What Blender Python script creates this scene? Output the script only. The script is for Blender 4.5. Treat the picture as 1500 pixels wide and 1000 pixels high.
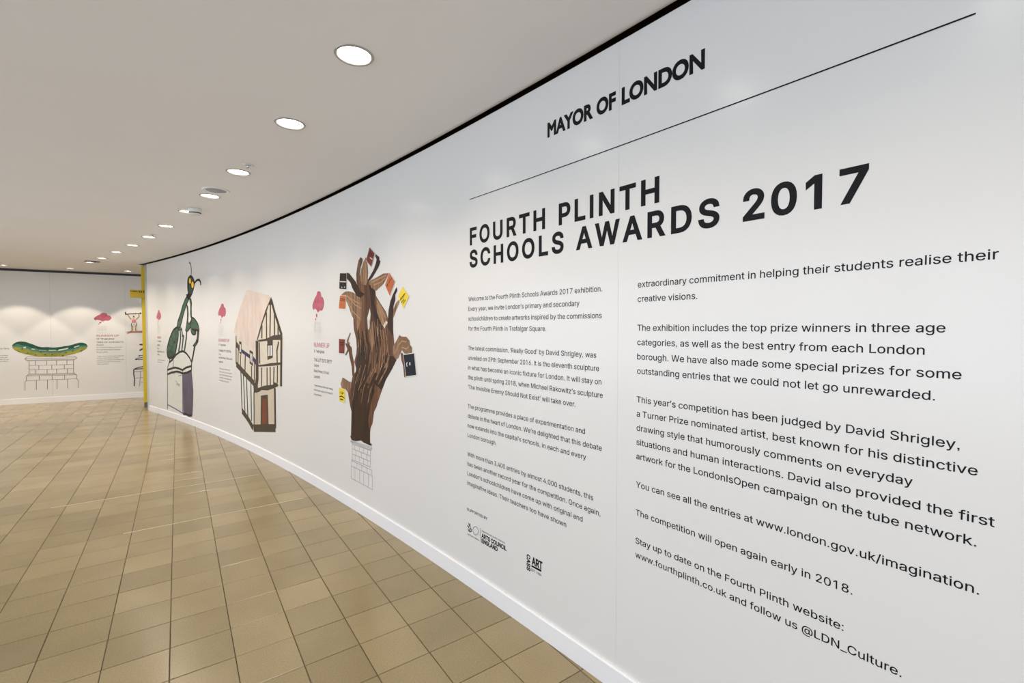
import bpy, bmesh, math, random, os
from mathutils import Vector
from mathutils.geometry import tessellate_polygon, delaunay_2d_cdt
random.seed(7)
S=bpy.context.scene; COL=S.collection
for o in list(bpy.data.objects): bpy.data.objects.remove(o)
PI=math.pi
# ---------------------------------------------------------------- camera
cd=bpy.data.cameras.new('camera'); cam=bpy.data.objects.new('camera',cd); COL.objects.link(cam)
cam.location=(0.0547,-2.4924,1.5343); cam.rotation_euler=(PI/2-0.0290,0,-0.6209)
cd.sensor_width=36; cd.lens=685/1500*36; cd.clip_start=.02; cd.clip_end=200
S.camera=cam
# ---------------------------------------------------------------- exposure, sky, daylight
S.view_settings.view_transform='Standard'; S.view_settings.look='None'
S.view_settings.gamma=1; S.view_settings.use_curve_mapping=False
S.view_settings.exposure=0.10
w=bpy.data.worlds.new('sky'); S.world=w; w.use_nodes=True
bg=w.node_tree.nodes['Background']; bg.inputs[0].default_value=(.74,.83,1,1); bg.inputs[1].default_value=1.9
def area(name,loc,rot,sx,sy,e,col):
    l=bpy.data.lights.new(name,'AREA'); l.shape='RECTANGLE'; l.size=sx; l.size_y=sy; l.energy=e; l.color=col
    o=bpy.data.objects.new(name,l); COL.objects.link(o); o.location=loc; o.rotation_euler=rot; return o
# daylight entering through the glazed side of the corridor (left) and from behind
for k in range(9): area('window_daylight',(-5.62,-6.2+1.5*k,1.45),(0,-PI/2,0),2.3,1.05,13,(.72,.84,1))
area('rear_daylight',(-1.5,-6.8,1.4),(PI/2,0,0),5.5,2.2,80,(.84,.90,1))  # area light standing in for daylight from behind; the rear wall has no opening
# ---------------------------------------------------------------- materials
MATS={}
def rgb(r,g,b):
    f=lambda c:(c/255/12.92) if c/255<=.04045 else ((c/255+.055)/1.055)**2.4
    return (f(r),f(g),f(b),1)
def mat(name,col,rough=.5,spec=.5,metal=0,emit=None,es=0,var=None,bump=None):
    m=bpy.data.materials.new(name); m.use_nodes=True; nt=m.node_tree; N=nt.nodes; b=N['Principled BSDF']
    b.inputs['Base Color'].default_value=col; b.inputs['Roughness'].default_value=rough
    b.inputs['Specular IOR Level'].default_value=spec; b.inputs['Metallic'].default_value=metal
    if emit: b.inputs['Emission Color'].default_value=emit; b.inputs['Emission Strength'].default_value=es
    if var:  # (scale xyz, amount, second colour)
        geo=N.new('ShaderNodeNewGeometry'); mp=N.new('ShaderNodeMapping'); mp.inputs['Scale'].default_value=var[0]
        nz=N.new('ShaderNodeTexNoise'); nz.inputs['Scale'].default_value=1; nz.inputs['Detail'].default_value=5; nz.inputs['Roughness'].default_value=.6
        rp=N.new('ShaderNodeMapRange'); rp.inputs['From Min'].default_value=.5-var[1]; rp.inputs['From Max'].default_value=.5+var[1]
        mx=N.new('ShaderNodeMix'); mx.data_type='RGBA'; mx.inputs['A'].default_value=col; mx.inputs['B'].default_value=var[2]
        if len(var)>3:
            uv=N.new('ShaderNodeUVMap'); nt.links.new(uv.outputs['UV'],mp.inputs['Vector'])
        else: nt.links.new(geo.outputs['Position'],mp.inputs['Vector'])
        nt.links.new(mp.outputs[0],nz.inputs['Vector']); nt.links.new(nz.outputs['Fac'],rp.inputs['Value'])
        nt.links.new(rp.outputs[0],mx.inputs['Factor']); nt.links.new(mx.outputs['Result'],b.inputs['Base Color'])
    if bump:
        geo=N.new('ShaderNodeNewGeometry')
        n2=N.new('ShaderNodeTexNoise'); n2.inputs['Scale'].default_value=bump[0]; n2.inputs['Detail'].default_value=3
        bp=N.new('ShaderNodeBump'); bp.inputs['Strength'].default_value=bump[1]; bp.inputs['Distance'].default_value=bump[2]
        nt.links.new(geo.outputs['Position'],n2.inputs['Vector'])
        nt.links.new(n2.outputs['Fac'],bp.inputs['Height']); nt.links.new(bp.outputs['Normal'],b.inputs['Normal'])
    MATS[name]=m; return m
mat('wall_vinyl',(.725,.72,.70,1),.22,.5)
mat('wall_core',(.55,.55,.54,1),.7)
mat('skirting_paint',(.84,.84,.85,1),.4)
mat("ceiling_paint",(.90,.88,.88,1),.85,.3,var=((1.1,1.1,1),.35,(.86,.84,.82,1)))
mat('void_brown',(.07,.04,.012,1),.9,.1)
mat('reveal_grey',(.06,.065,.08,1),.7,.2)
mat('grout',(.075,.058,.035,1),.9,.2)
mat('grout_white',(.55,.49,.34,1),.8,.2)
mat('post_yellow',(.60,.44,.003,1),.35)
mat('sign_yellow',(.50,.34,.004,1),.4)
mat('foot_grey',(.12,.115,.10,1),.5)
mat('trim_metal',(.42,.40,.37,1),.3,.5,.6)
mat('reflector',(.9,.86,.78,1),.25,.5,.3)
mat('lamp_glow',(1,1,1,1),.5,emit=(1,.95,.86,1),es=14)
mat('white_plastic',(.72,.74,.70,1),.4)
mat('dark_slot',(.03,.03,.03,1),.6)
mat('speaker_mesh',(.36,.37,.39,1),.7)
mat('disc_dark',(.16,.155,.15,1),.7)
mat('chrome',(.6,.6,.62,1),.15,.5,1)
mat('mullion',(.5,.5,.5,1),.5)
mat('plain_wall',(.6,.6,.58,1),.7)
mat('bracket_grey',(.5,.54,.53,1),.6)
V=lambda a,b,c:((a,b,c),)
def ink(name,c,c2=None,sc=(20,20,1),amt=.2,rough=.4):
    if c2: mat(name,rgb(*c),rough,.35,var=(sc,amt,rgb(*c2),1))
    else: mat(name,rgb(*c),rough,.2)
ink('ink',(9,8,12)); ink('ink_soft',(70,66,66)); ink('grey_line',(150,148,148)); ink('faint_line',(196,194,192)); ink('brown_line',(128,112,106))
ink('green_dark',(14,42,32),(24,70,52),(14,18,1)); ink('green',(32,76,54),(58,98,70),(9,12,1),.15)
ink('yellow_ink',(240,200,48),(226,176,40),(25,25,1),.3); ink('paper_white',(222,223,214),(206,208,198),(12,14,1),.25)
ink('purple_ink',(96,88,110),(66,56,78),(45,3,1),.14); ink('blue_ink',(84,92,130)); ink('purple_dark',(58,48,88))
ink('plaster',(220,212,196),(206,196,176),(10,10,1),.25); ink('plaster_warm',(204,188,158),(196,188,174),(5,3,1),.25)
ink('roof_ink',(222,209,198),(204,184,170),(9,3,1),.22); ink('brown_ink',(52,42,32),(74,62,50),(14,14,1),.3); ink('door_ink',(128,62,38),(104,50,34),(14,8,1),.3)
ink('bark',(48,27,17),(122,82,55),(34,1.5,1),.16,.35); ink('bark_light',(90,62,42),(166,130,98),(34,2.2,1),.16,.35); ink('bark_dark',(25,14,10),(58,33,20),(30,1.6,1),.2,.3)
ink('bark_hi',(178,140,104)); ink('red_paper',(128,48,40),(110,38,32),(30,30,1),.3); ink('black_paper',(36,28,32)); ink('orange_paper',(196,112,66),(176,92,52),(10,10,1),.3)
ink('yellow_paper',(228,200,36),(232,206,70),(10,10,1),.3); ink('navy_paper',(26,30,42))
ink('cuke_olive',(112,108,40)); ink('cuke_yellow',(170,164,58),(134,132,40),(9,22,1),.16); ink('cuke_mid',(104,138,92),(140,150,80),(8,24,1),.16)
ink('cuke_teal',(40,104,82),(92,140,116),(6,22,1),.13); ink('cuke_dark',(12,66,44),(24,84,60),(8,20,1),.2)
ink('cloud_pink',(172,74,92),(190,108,124),(26,26,1),.2); ink('skin_ink',(206,178,138)); ink('pink_ink',(206,128,142)); ink('log_ink',(184,146,126),(120,82,66),(10,26,1),.2)
# floor tile material: every tile has a tone of its own, plus cloudy wear
def tile_mat():
    m=bpy.data.materials.new('stone_tile'); m.use_nodes=True; nt=m.node_tree; N=nt.nodes; L=nt.links; b=N['Principled BSDF']
    oi=N.new('ShaderNodeObjectInfo'); geo=N.new('ShaderNodeNewGeometry')
    ad=N.new('ShaderNodeMath'); ad.operation='ADD'; L.new(oi.outputs['Random'],ad.inputs[0]); L.new(geo.outputs['Random Per Island'],ad.inputs[1])
    frx=N.new('ShaderNodeMath'); frx.operation='FRACT'; L.new(ad.outputs[0],frx.inputs[0])
    cr=N.new('ShaderNodeValToRGB'); e=cr.color_ramp.elements
    e[0].position=0; e[0].color=(.200,.158,.085,1); e[1].position=1; e[1].color=(.266,.210,.115,1)
    x=e.new(.35); x.color=(.220,.176,.094,1); x=e.new(.7); x.color=(.240,.191,.104,1)
    L.new(frx.outputs[0],cr.inputs[0])
    n1=N.new('ShaderNodeTexNoise'); n1.inputs['Scale'].default_value=3.0; n1.inputs['Detail'].default_value=3; n1.inputs['Roughness'].default_value=.5
    n2=N.new('ShaderNodeTexNoise'); n2.inputs['Scale'].default_value=160; n2.inputs['Detail'].default_value=2
    L.new(geo.outputs['Position'],n1.inputs['Vector']); L.new(geo.outputs['Position'],n2.inputs['Vector'])
    r1=N.new('ShaderNodeMapRange'); r1.inputs['From Min'].default_value=.15; r1.inputs['From Max'].default_value=.85; r1.inputs['To Min'].default_value=1.12; r1.inputs['To Max'].default_value=1.40
    r2=N.new('ShaderNodeMapRange'); r2.inputs['From Min'].default_value=.3; r2.inputs['From Max'].default_value=.7; r2.inputs['To Min'].default_value=.88; r2.inputs['To Max'].default_value=1.12
    L.new(n1.outputs['Fac'],r1.inputs['Value']); L.new(n2.outputs['Fac'],r2.inputs['Value'])
    mu=N.new('ShaderNodeMath'); mu.operation='MULTIPLY'; L.new(r1.outputs[0],mu.inputs[0]); L.new(r2.outputs[0],mu.inputs[1])
    vm=N.new('ShaderNodeVectorMath'); vm.operation='SCALE'; L.new(cr.outputs[0],vm.inputs[0]); L.new(mu.outputs[0],vm.inputs['Scale'])
    L.new(vm.outputs[0],b.inputs['Base Color'])
    r3=N.new('ShaderNodeMapRange'); r3.inputs['From Min'].default_value=.15; r3.inputs['From Max'].default_value=.85; r3.inputs['To Min'].default_value=.19; r3.inputs['To Max'].default_value=.25
    L.new(n1.outputs['Fac'],r3.inputs['Value']); L.new(r3.outputs[0],b.inputs['Roughness'])
    b.inputs['Specular IOR Level'].default_value=.5
    bp=N.new('ShaderNodeBump'); bp.inputs['Strength'].default_value=.12; bp.inputs['Distance'].default_value=.001
    L.new(n2.outputs['Fac'],bp.inputs['Height']); bp.inputs['Distance'].default_value=.00005
    MATS['stone_tile']=m
tile_mat()
# ---------------------------------------------------------------- helpers
def link(name,mesh,m=None,parent=None):
    o=bpy.data.objects.new(name,mesh); COL.objects.link(o)
    if m: mesh.materials.append(MATS[m])
    if parent: o.parent=parent
    return o
def mesh_obj(name,verts,faces,m,parent=None,smooth=False):
    me=bpy.data.meshes.new(name); me.from_pydata([tuple(v) for v in verts],[],faces); me.update()
    if smooth:
        for p in me.polygons: p.use_smooth=True
    return link(name,me,m,parent)
def bm_obj(name,bm,m,parent=None,smooth=False):
    me=bpy.data.meshes.new(name); bmesh.ops.recalc_face_normals(bm,faces=bm.faces); bm.to_mesh(me); bm.free()
    if smooth:
        for p in me.polygons: p.use_smooth=True
    return link(name,me,m,parent)
def empty(name,loc=(0,0,0)):
    o=bpy.data.objects.new(name,None); COL.objects.link(o); o.location=loc; o.empty_display_size=.1; return o
def tag(o,label=None,cat=None,group=None,kind=None):
    if label:o['label']=label
    if cat:o['category']=cat
    if group:o['group']=group
    if kind:o['kind']=kind
    return o
def box(bm,x0,x1,y0,y1,z0,z1,bev=0):
    r=bmesh.ops.create_cube(bm,size=1)
    for v in r['verts']:
        v.co=Vector(((x0+x1)/2+v.co.x*(x1-x0),(y0+y1)/2+v.co.y*(y1-y0),(z0+z1)/2+v.co.z*(z1-z0)))
    if bev: bmesh.ops.bevel(bm,geom=list({e for v in r['verts'] for e in v.link_edges}),offset=bev,segments=1,affect='EDGES')
def lathe(bm,prof,seg=40,c=(0,0),closed=False):
    rings=[]
    for r,z in prof:
        rings.append([bm.verts.new((c[0]+r*math.cos(2*PI*k/seg),c[1]+r*math.sin(2*PI*k/seg),z)) for k in range(seg)] if r>1e-6 else [bm.verts.new((c[0],c[1],z))])
    for a,b in zip(rings,rings[1:]):
        for k in range(seg):
            k2=(k+1)%seg
            if len(a)==1 and len(b)>1: bm.faces.new((a[0],b[k],b[k2]))
            elif len(b)==1 and len(a)>1: bm.faces.new((a[k],b[0],a[k2]))
            elif len(a)>1: bm.faces.new((a[k],a[k2],b[k2],b[k]))
# curved wall: an arc of radius RW; s runs along it (towards the camera = larger s), d = distance in front of it
CX,CY,RW=-39.2092,-4.3568,40.8766
def PR(s,z,d=0):
    a=-s/RW; return Vector((CX+(RW-d)*math.cos(a),CY+(RW-d)*math.sin(a),z))
A0=Vector((-2.8305,10.9166,0)); U0=Vector((0.994297,-0.106645,0)); N0=Vector((0.106645,0.994297,0))
def PB(s,z,d=0): return A0+U0*s-N0*d+Vector((0,0,z))
WALL={'R':PR,'B':PB}
S0,S1=-13.02,3.6          # ends of the curved wall
ZC=2.715                  # ceiling height
ZW=2.703                  # top of the curved wall
# ---------------------------------------------------------------- floor
floor=tag(mesh_obj('floor',[(-5.6,-7,-.004),(3.2,-7,-.004),(3.2,11.4,-.004),(-5.6,11.4,-.004),(-5.6,-7,-.12),(3.2,-7,-.12),(3.2,11.4,-.12),(-5.6,11.4,-.12)],
    [(0,1,2,3),(7,6,5,4),(0,4,5,1),(1,5,6,2),(2,6,7,3),(3,7,4,0)],'grout'),kind='structure')
T=.25; g=.0016
def tile_geo(ox=0,oy=0):
    a=T/2-g; b=a-.0022
    v=[(ox+x*a,oy+y*a,-.02) for x,y in((-1,-1),(1,-1),(1,1),(-1,1))]+[(ox+x*a,oy+y*a,-.0018) for x,y in((-1,-1),(1,-1),(1,1),(-1,1))]+[(ox+x*b,oy+y*b,0) for x,y in((-1,-1),(1,-1),(1,1),(-1,1))]
    f=[(8,9,10,11)]+[(k,(k+1)%4,4+(k+1)%4,4+k) for k in range(4)]+[(4+k,4+(k+1)%4,8+(k+1)%4,8+k) for k in range(4)]
    return v,f
cy,sy=math.cos(.6209),math.sin(.6209)
def view(x,y):
    dx,dy=x-.0547,y+2.4924; fw=sy*dx+cy*dy; rt=cy*dx-sy*dy
    return (rt/fw,1.534/fw,fw) if fw>.2 else (9,9,-1)
cells=[]
for i in range(-22,12):
    for j in range(-18,45):
        x,y=(i+.5)*T,(j+.5)*T
        if math.hypot(x-CX,y-CY)>RW+.16 and y<9.2: continue
        if x<-5.5 or x>3.1 or (Vector((x,y,0))-A0).dot(N0)>.1: continue
        u,v,fw=view(x,y)
        vis=abs(u)<1.2 and v<.9 and fw>0
        cells.append((-(1/fw**3 if vis else 0),x,y))
cells.sort()
tv,tf=tile_geo(); tme=bpy.data.meshes.new('tile'); tme.from_pydata(tv,[],tf); tme.materials.append(MATS['stone_tile'])
for k,(q,x,y) in enumerate(cells[:300]):
    o=bpy.data.objects.new('tile',tme); COL.objects.link(o); o.location=(x,y,random.uniform(-.0004,.0002)); o.parent=floor
    o.rotation_euler=(random.uniform(-.0012,.0012),random.uniform(-.0012,.0012),0)
vv,ff=[],[]
for q,x,y in cells[300:]:
    a,b=tile_geo(x,y); n=len(vv); vv+=a; ff+=[tuple(n+i for i in f) for f in b]
tag(mesh_obj('tile_field',vv,ff,'stone_tile',floor),kind='stuff')
def arc_x(y): return CX+math.sqrt(RW*RW-(y-CY)**2)
for (j,x0,x1) in ((8,-.30,arc_x(8*T)-.22),(12,-.85,.72)):
    bm=bmesh.new(); box(bm,x0,x1,j*T-.004,j*T+.004,-.004,.0007); bm_obj('grout_line',bm,'grout_white',floor)
for (x,y,sx,sy_) in ((.25-.001,-.37,.004,.03),):
    bm=bmesh.new(); lathe(bm,[(0,.0004),(.5,.0004),(1,-.004)],8); 
    for v in bm.verts: v.co.x=x+v.co.x*sx; v.co.y=y+v.co.y*sy_
    bm_obj('chipped_hole',bm,'dark_slot',floor)
# ---------------------------------------------------------------- ceiling with holes for the downlights
LIGHTS=[(0.698,-0.417),(0.605,0.484),(0.45,1.63),(0.312,2.52),(0.16,3.326),(-0.034,4.289),(-0.227,5.23),(-0.448,6.129),(-0.698,7.049),(-0.973,8.036),(-1.214,8.817)]
BACK=[(-1.66,10.17),(-2.59,10.27),(-0.76,10.08)]
OFFV=[(.742,-1.32),(.735,-2.22),(.70,-3.15),(.62,-4.1),(-3.52,10.37),(-4.45,10.47)]
HALL_FILL=[(-2.9,3.6),(-3.5,5.2),(-3.4,6.9),(-3.8,8.6),(-4.9,7.6),(-4.8,9.4)]  # unseen lamps added to brighten and warm the far end of the hall
RL=.073
def arcpts(sa,sb,d,z,n=120): return [PR(sa+(sb-sa)*k/n,z,d) for k in range(n+1)]
GAP=.055
outer=[Vector((-5.6,-7,ZC))]+[Vector((-5.6,11.6,ZC)),Vector((3.2,11.6,ZC)),Vector((3.2,9.0,ZC)),Vector((-.33,9.0,ZC))]+arcpts(S0-.28,S1,GAP,ZC)+[Vector((PR(S1,0,GAP).x,-7,ZC))]
loops=[outer]
for (x,y) in LIGHTS+BACK+OFFV+HALL_FILL:
    loops.append([Vector((x+RL*math.cos(2*PI*k/32),y+RL*math.sin(2*PI*k/32),ZC)) for k in range(32)])
tris=tessellate_polygon(loops); allv=[v for l in loops for v in l]
ceiling=tag(mesh_obj('ceiling',allv,[t[::-1] for t in tris],'ceiling_paint'),kind='structure')
# slab above and the rounded plaster edge that turns up into the shadow gap over the wall
bm=bmesh.new(); box(bm,-5.7,3.3,-7.1,11.7,2.98,3.08); bm_obj('slab',bm,'void_brown',ceiling)
n=160; prof=[(.055,ZC),(.043,ZC+.001),(.030,ZC+.004),(.018,ZC+.008),(.008,ZC+.012),(.001,ZC+.017),(0,2.98)]
vs=[];fs=[]
for k in range(n+1):
    s=S0-.28+(S1-S0+.28)*k/n
    vs+=[PR(s,z,d) for d,z in prof]
m_=len(prof)
for k in range(n):
    for i in range(m_-1): fs.append((k*m_+i,k*m_+i+1,(k+1)*m_+i+1,(k+1)*m_+i))
mesh_obj('rounded_edge',vs,fs,'ceiling_paint',ceiling)
# ---------------------------------------------------------------- curved wall
def slab_arc(name,sa,sb,z0,z1,d0,d1,m,parent,step=.1,prof=None):
    n=max(1,int(math.ceil((sb-sa)/step))); pr=prof or [(d0,z0),(d1,z0),(d1,z1),(d0,z1)]; q=len(pr)
    vs=[];fs=[]
    for k in range(n+1):
        s=sa+(sb-sa)*k/n; vs+=[PR(s,z,d) for d,z in pr]
    for k in range(n):
        for i in range(q): fs.append((k*q+i,k*q+(i+1)%q,(k+1)*q+(i+1)%q,(k+1)*q+i))
    fs.append(tuple(range(q))[::-1]); fs.append(tuple(n*q+i for i in range(q)))
    return mesh_obj(name,vs,fs,m,parent)
wr=tag(slab_arc('wall_right',S0,S1,0,ZW-.004,-.10,-.006,'wall_core',None,.2),kind='structure')
edges=[S1]; s=-3.192+2.4*math.floor((S1+3.192)/2.4)
while s>S0+.05: edges.append(s); s-=2.4
edges.append(S0)
for a,b in zip(edges[1:],edges): slab_arc('panel',a+.0003,b-.0003,0.0,ZW,-.0055,0,'wall_vinyl',wr)
slab_arc('void_back',S0-.3,S1,2.3,2.98,-.16,-.13,'void_brown',wr,.3)
# core return behind the far end of the wall
bm=bmesh.new(); box(bm,-.425,-.30,8.62,8.98,0,ZC-.005); bm_obj('end_return',bm,'plain_wall',wr)
tag(slab_arc('baseboard_right',S0,S1,0,.10,0,.012,'skirting_paint',None,.1,[(0.0005,.0005),(.013,.0005),(.013,.094),(.009,.100),(.0005,.100)]),kind='structure')
# ---------------------------------------------------------------- back wall
def slab_b(name,ta,tb,z0,z1,d0,d1,m,parent=None):
    v=[PB(t,z,d) for t in(ta,tb) for z in(z0,z1) for d in(d0,d1)]
    return mesh_obj(name,v,[(0,1,3,2),(4,6,7,5),(0,4,5,1),(2,3,7,6),(0,2,6,4),(1,5,7,3)],m,parent)
ZB=2.668
wb=tag(slab_b('wall_back',-2.6,6.0,0,ZB-.004,-.12,-.006,'wall_core'),kind='structure')
tb=[-2.6]+[.775+1.2*k for k in(-2,-1,0,1,2,3,4)]+[6.0]
for a,b in zip(tb,tb[1:]): slab_b('panel',a+.0008,b-.0008,0,ZB,-.0055,0,'wall_vinyl',wb)
tag(slab_b('trim_1',-2.6,6.0,ZB-.1,ZC+.02,-.05,-.02,'reveal_grey'),kind='structure')
tag(slab_b('baseboard_back',-2.6,6.0,.0005,.112,.0005,.013,'skirting_paint'),kind='structure')
# side and rear of the room, outside the picture
bm=bmesh.new(); box(bm,-5.7,3.2,-7.1,-7.0,0,ZC-.005); tag(bm_obj('wall_front',bm,'plain_wall'),kind='structure')
bm=bmesh.new(); box(bm,-.22,3.2,9.02,9.12,0,ZC-.005); tag(bm_obj('wall_passage',bm,'plain_wall'),kind='structure')
bm=bmesh.new(); box(bm,3.1,3.2,9.12,10.2,0,ZC-.005); tag(bm_obj('wall_passage_end',bm,'plain_wall'),kind='structure')
bm=bmesh.new(); box(bm,-5.56,-5.44,-7,7.0,0,.10); box(bm,-5.56,-5.44,7.05,11.1,0,ZC-.005)  # unseen far stretch is closed off to cut daylight at the far end
wl=tag(bm_obj('wall_left',bm,'plain_wall'),kind='structure')
y=-6.95
while y<7.1:
    bm=bmesh.new(); box(bm,-5.55,-5.43,y-.04,y+.04,.1,ZC-.005); bm_obj('mullion',bm,'mullion',wl); y+=1.5
# ---------------------------------------------------------------- yellow post and sign
po=tag(empty('end_post',(-.45,9.0,0)),'yellow square post with a dark foot at the far end of the curved wall','post')
def pbox(name,x0,x1,y0,y1,z0,z1,m,parent,bev=.003):
    bm=bmesh.new(); box(bm,x0,x1,y0,y1,z0,z1,bev); o=bm_obj(name,bm,m,parent)
    if parent: o.location=-Vector(parent.location)
    return o
pbox('shaft',-.497,-.36,8.985,9.11,.092,ZC-.008,'post_yellow',po)
pbox('foot',-.492,-.365,8.99,9.105,.001,.092,'foot_grey',po,.001)
sg=tag(empty('toilet_sign',(-.497,8.965,2.1)),'small yellow toilets sign sticking out from the yellow post','sign')
pbox('board',-.667,-.430,8.955,8.982,2.109,2.262,'sign_yellow',sg)
bm=bmesh.new(); vs=[bm.verts.new(c) for c in((-.60,8.962,2.108),(-.50,8.962,2.108),(-.50,8.962,2.0),(-.60,8.974,2.108),(-.50,8.974,2.108),(-.50,8.974,2.0))]
bm.faces.new(vs[:3]); bm.faces.new(vs[3:][::-1])
for a,b in((0,1),(1,2),(2,0)): bm.faces.new((vs[a],vs[b],vs[b+3],vs[a+3]))
o=bm_obj('bracket',bm,'bracket_grey',sg); o.location=-Vector(sg.location)
# ---------------------------------------------------------------- ceiling fittings
def can(x,y,label,group,half,energy,blend,aim=None):
    r=tag(empty('downlight',(x,y,ZC)),label,'ceiling light',group)
    def P(name,prof,m,smooth=True):
        bm=bmesh.new(); lathe(bm,prof,36); return bm_obj(name,bm,m,r,smooth)
    P('trim_ring',[(.070,.012),(.070,-.003),(.073,-.0055),(.079,-.005),(.083,-.0008),(.083,.0)],'trim_metal')
    P('reflector',[(.0695,.012),(.066,.03),(.058,.062),(.056,.0625)],'reflector')
    P('housing',[(.0745,.001),(.0745,.07),(0,.07)],'dark_slot')
    P('lamp',[(.069,.012),(.062,.007),(.04,.004),(0,.003)],'lamp_glow')
    l=bpy.data.lights.new('lamp_light','SPOT'); l.energy=energy; l.color=(1,.85,.67); l.spot_size=2*half; l.spot_blend=blend; l.shadow_soft_size=.05
    o=bpy.data.objects.new('lamp_light',l); COL.objects.link(o); o.location=(x,y,ZC-.012)
    if aim: o.rotation_euler=Vector(aim).to_track_quat('-Z','Y').to_euler()
    return r
names=['largest downlight, nearest the camera at the top of the picture','second downlight from the camera','third downlight from the camera, beside the small sprinkler','fourth downlight, just below the flat grey speaker disc','fifth downlight, partly hidden by the smoke detector','sixth downlight from the camera, first beyond the smoke detector','seventh downlight from the camera, beside the far sprinkler','eighth downlight from the camera','ninth downlight from the camera','tenth downlight from the camera, nearest this side of the dark disc','eleventh downlight, touching the dark disc on the ceiling']
for (x,y),nm in zip(LIGHTS,names): can(x,y,nm,'downlights following the curved wall',math.radians(66),(34 if y<0 else 38 if y<3 else 50),.8)
for (x,y),nm in zip(BACK,['middle downlight of the far row in front of the back wall','left downlight of the far row, above the cucumber','right downlight of the far row, beside the yellow post']): can(x,y,nm,'downlights in front of the back wall',math.radians(41.5),62,.14)
for i,(x,y) in enumerate(OFFV):
    if i<4: can(x,y,['first','second','third','fourth'][i]+' downlight of the row behind the camera, outside the picture','downlights behind the camera',math.radians(66),26,.8)
    else: can(x,y,['nearer','farther'][i-4]+' downlight outside the picture to the left of the far row','downlights left of the far row',math.radians(41.5),62,.14)
for i,(x,y) in enumerate(HALL_FILL): can(x,y,['first','second','third','fourth','fifth','sixth'][i]+' added fill downlight over the middle of the hall, outside the picture to the left','added fill lights over the middle of the hall',math.radians(68),34,.6)
def sprinkler(x,y,label):
    r=tag(empty('sprinkler',(x,y,ZC)),label,'sprinkler')
    for nm,pr,m in(('rosette',[(0,-.001),(.036,-.0012),(.038,-.003),(.030,-.005),(0,-.006)],'white_plastic'),('nozzle',[(.0,-.006),(.012,-.006),(.011,-.018),(.005,-.021),(0,-.021)],'chrome'),('deflector',[(0,-.022),(.013,-.022),(.013,-.024),(0,-.025)],'chrome')):
        bm=bmesh.new(); lathe(bm,pr,20); bm_obj(nm,bm,m,r,True)
sprinkler(.493,1.40,'small chrome sprinkler with a white rosette beside the third downlight')
sprinkler(-.18,4.98,'tiny far sprinkler beside the seventh downlight')
r=tag(empty('ceiling_speaker',(.345,2.279,ZC)),'flat round grey ceiling speaker with a white rim above the fourth downlight','speaker')
bm=bmesh.new(); lathe(bm,[(.0,-.001),(.105,-.001),(.105,-.004),(.098,-.008),(.078,-.005),(.077,-.0015)],40); bm_obj('rim',bm,'ceiling_paint',r,True)
bm=bmesh.new(); lathe(bm,[(0,-.005),(.076,-.0045),(.077,-.001)],40); bm_obj('grille',bm,'speaker_mesh',r,True)
r=tag(empty('ceiling_disc',(-1.15,8.62,ZC)),'dark round ceiling speaker at the far end, touching the last downlight of the row','speaker')
bm=bmesh.new(); lathe(bm,[(.09,-.001),(.105,-.001),(.103,-.008),(.09,-.007)],32); bm_obj('rim',bm,'disc_dark',r,True)
bm=bmesh.new(); lathe(bm,[(0,-.012),(.06,-.010),(.092,-.004),(.092,-.001)],32); bm_obj('grille',bm,'disc_dark',r,True)
r=tag(empty('smoke_detector',(.215,3.13,ZC)),'white drum smoke detector with a dark slot, overlapping the fifth downlight','smoke detector')
bm=bmesh.new(); lathe(bm,[(0,-.001),(.058,-.001),(.059,-.022),(.053,-.032),(.051,-.054),(.044,-.062),(0,-.063)],32); bm_obj('body',bm,'white_plastic',r,True)
bm=bmesh.new(); lathe(bm,[(.0520,-.040),(.0535,-.041),(.0530,-.050),(.0510,-.051)],32); bm_obj('slot_ring',bm,'dark_slot',r,True)
# ---------------------------------------------------------------- flat print on the walls
def flat_to_wall(bm,wall,lay):
    """bm holds flat (s,z,0) faces; cut so that it follows the wall, store UV=(s,z), bend"""
    f=WALL[wall]
    if wall=='R':
        xs=[v.co.x for v in bm.verts]
        if xs:
            k=math.ceil(min(xs)/.16)
            while k*.16<max(xs):
                bmesh.ops.bisect_plane(bm,geom=bm.verts[:]+bm.edges[:]+bm.faces[:],plane_co=(k*.16,0,0),plane_no=(1,0,0),dist=1e-6); k+=1
    uv=bm.loops.layers.uv.new('UVMap')
    for fc in bm.faces:
        for l in fc.loops: l[uv].uv=(l.vert.co.x,l.vert.co.y)
    d=.0005+.0005*lay
    for v in bm.verts: v.co=f(v.co.x,v.co.y,d)
def print_obj(name,bm,wall,lay,m,parent):
    flat_to_wall(bm,wall,lay); me=bpy.data.meshes.new(name); bm.to_mesh(me); bm.free()
    o=link(name,me,m,parent); o.location=-Vector(parent.location); return o
def poly_bm(P):
    bm=bmesh.new(); P=[Vector((a,b,0)) for a,b in P]; vs=[bm.verts.new(p) for p in P]
    for t in tessellate_polygon([P]):
        try: bm.faces.new([vs[i] for i in t])
        except ValueError: pass
    return bm
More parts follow.
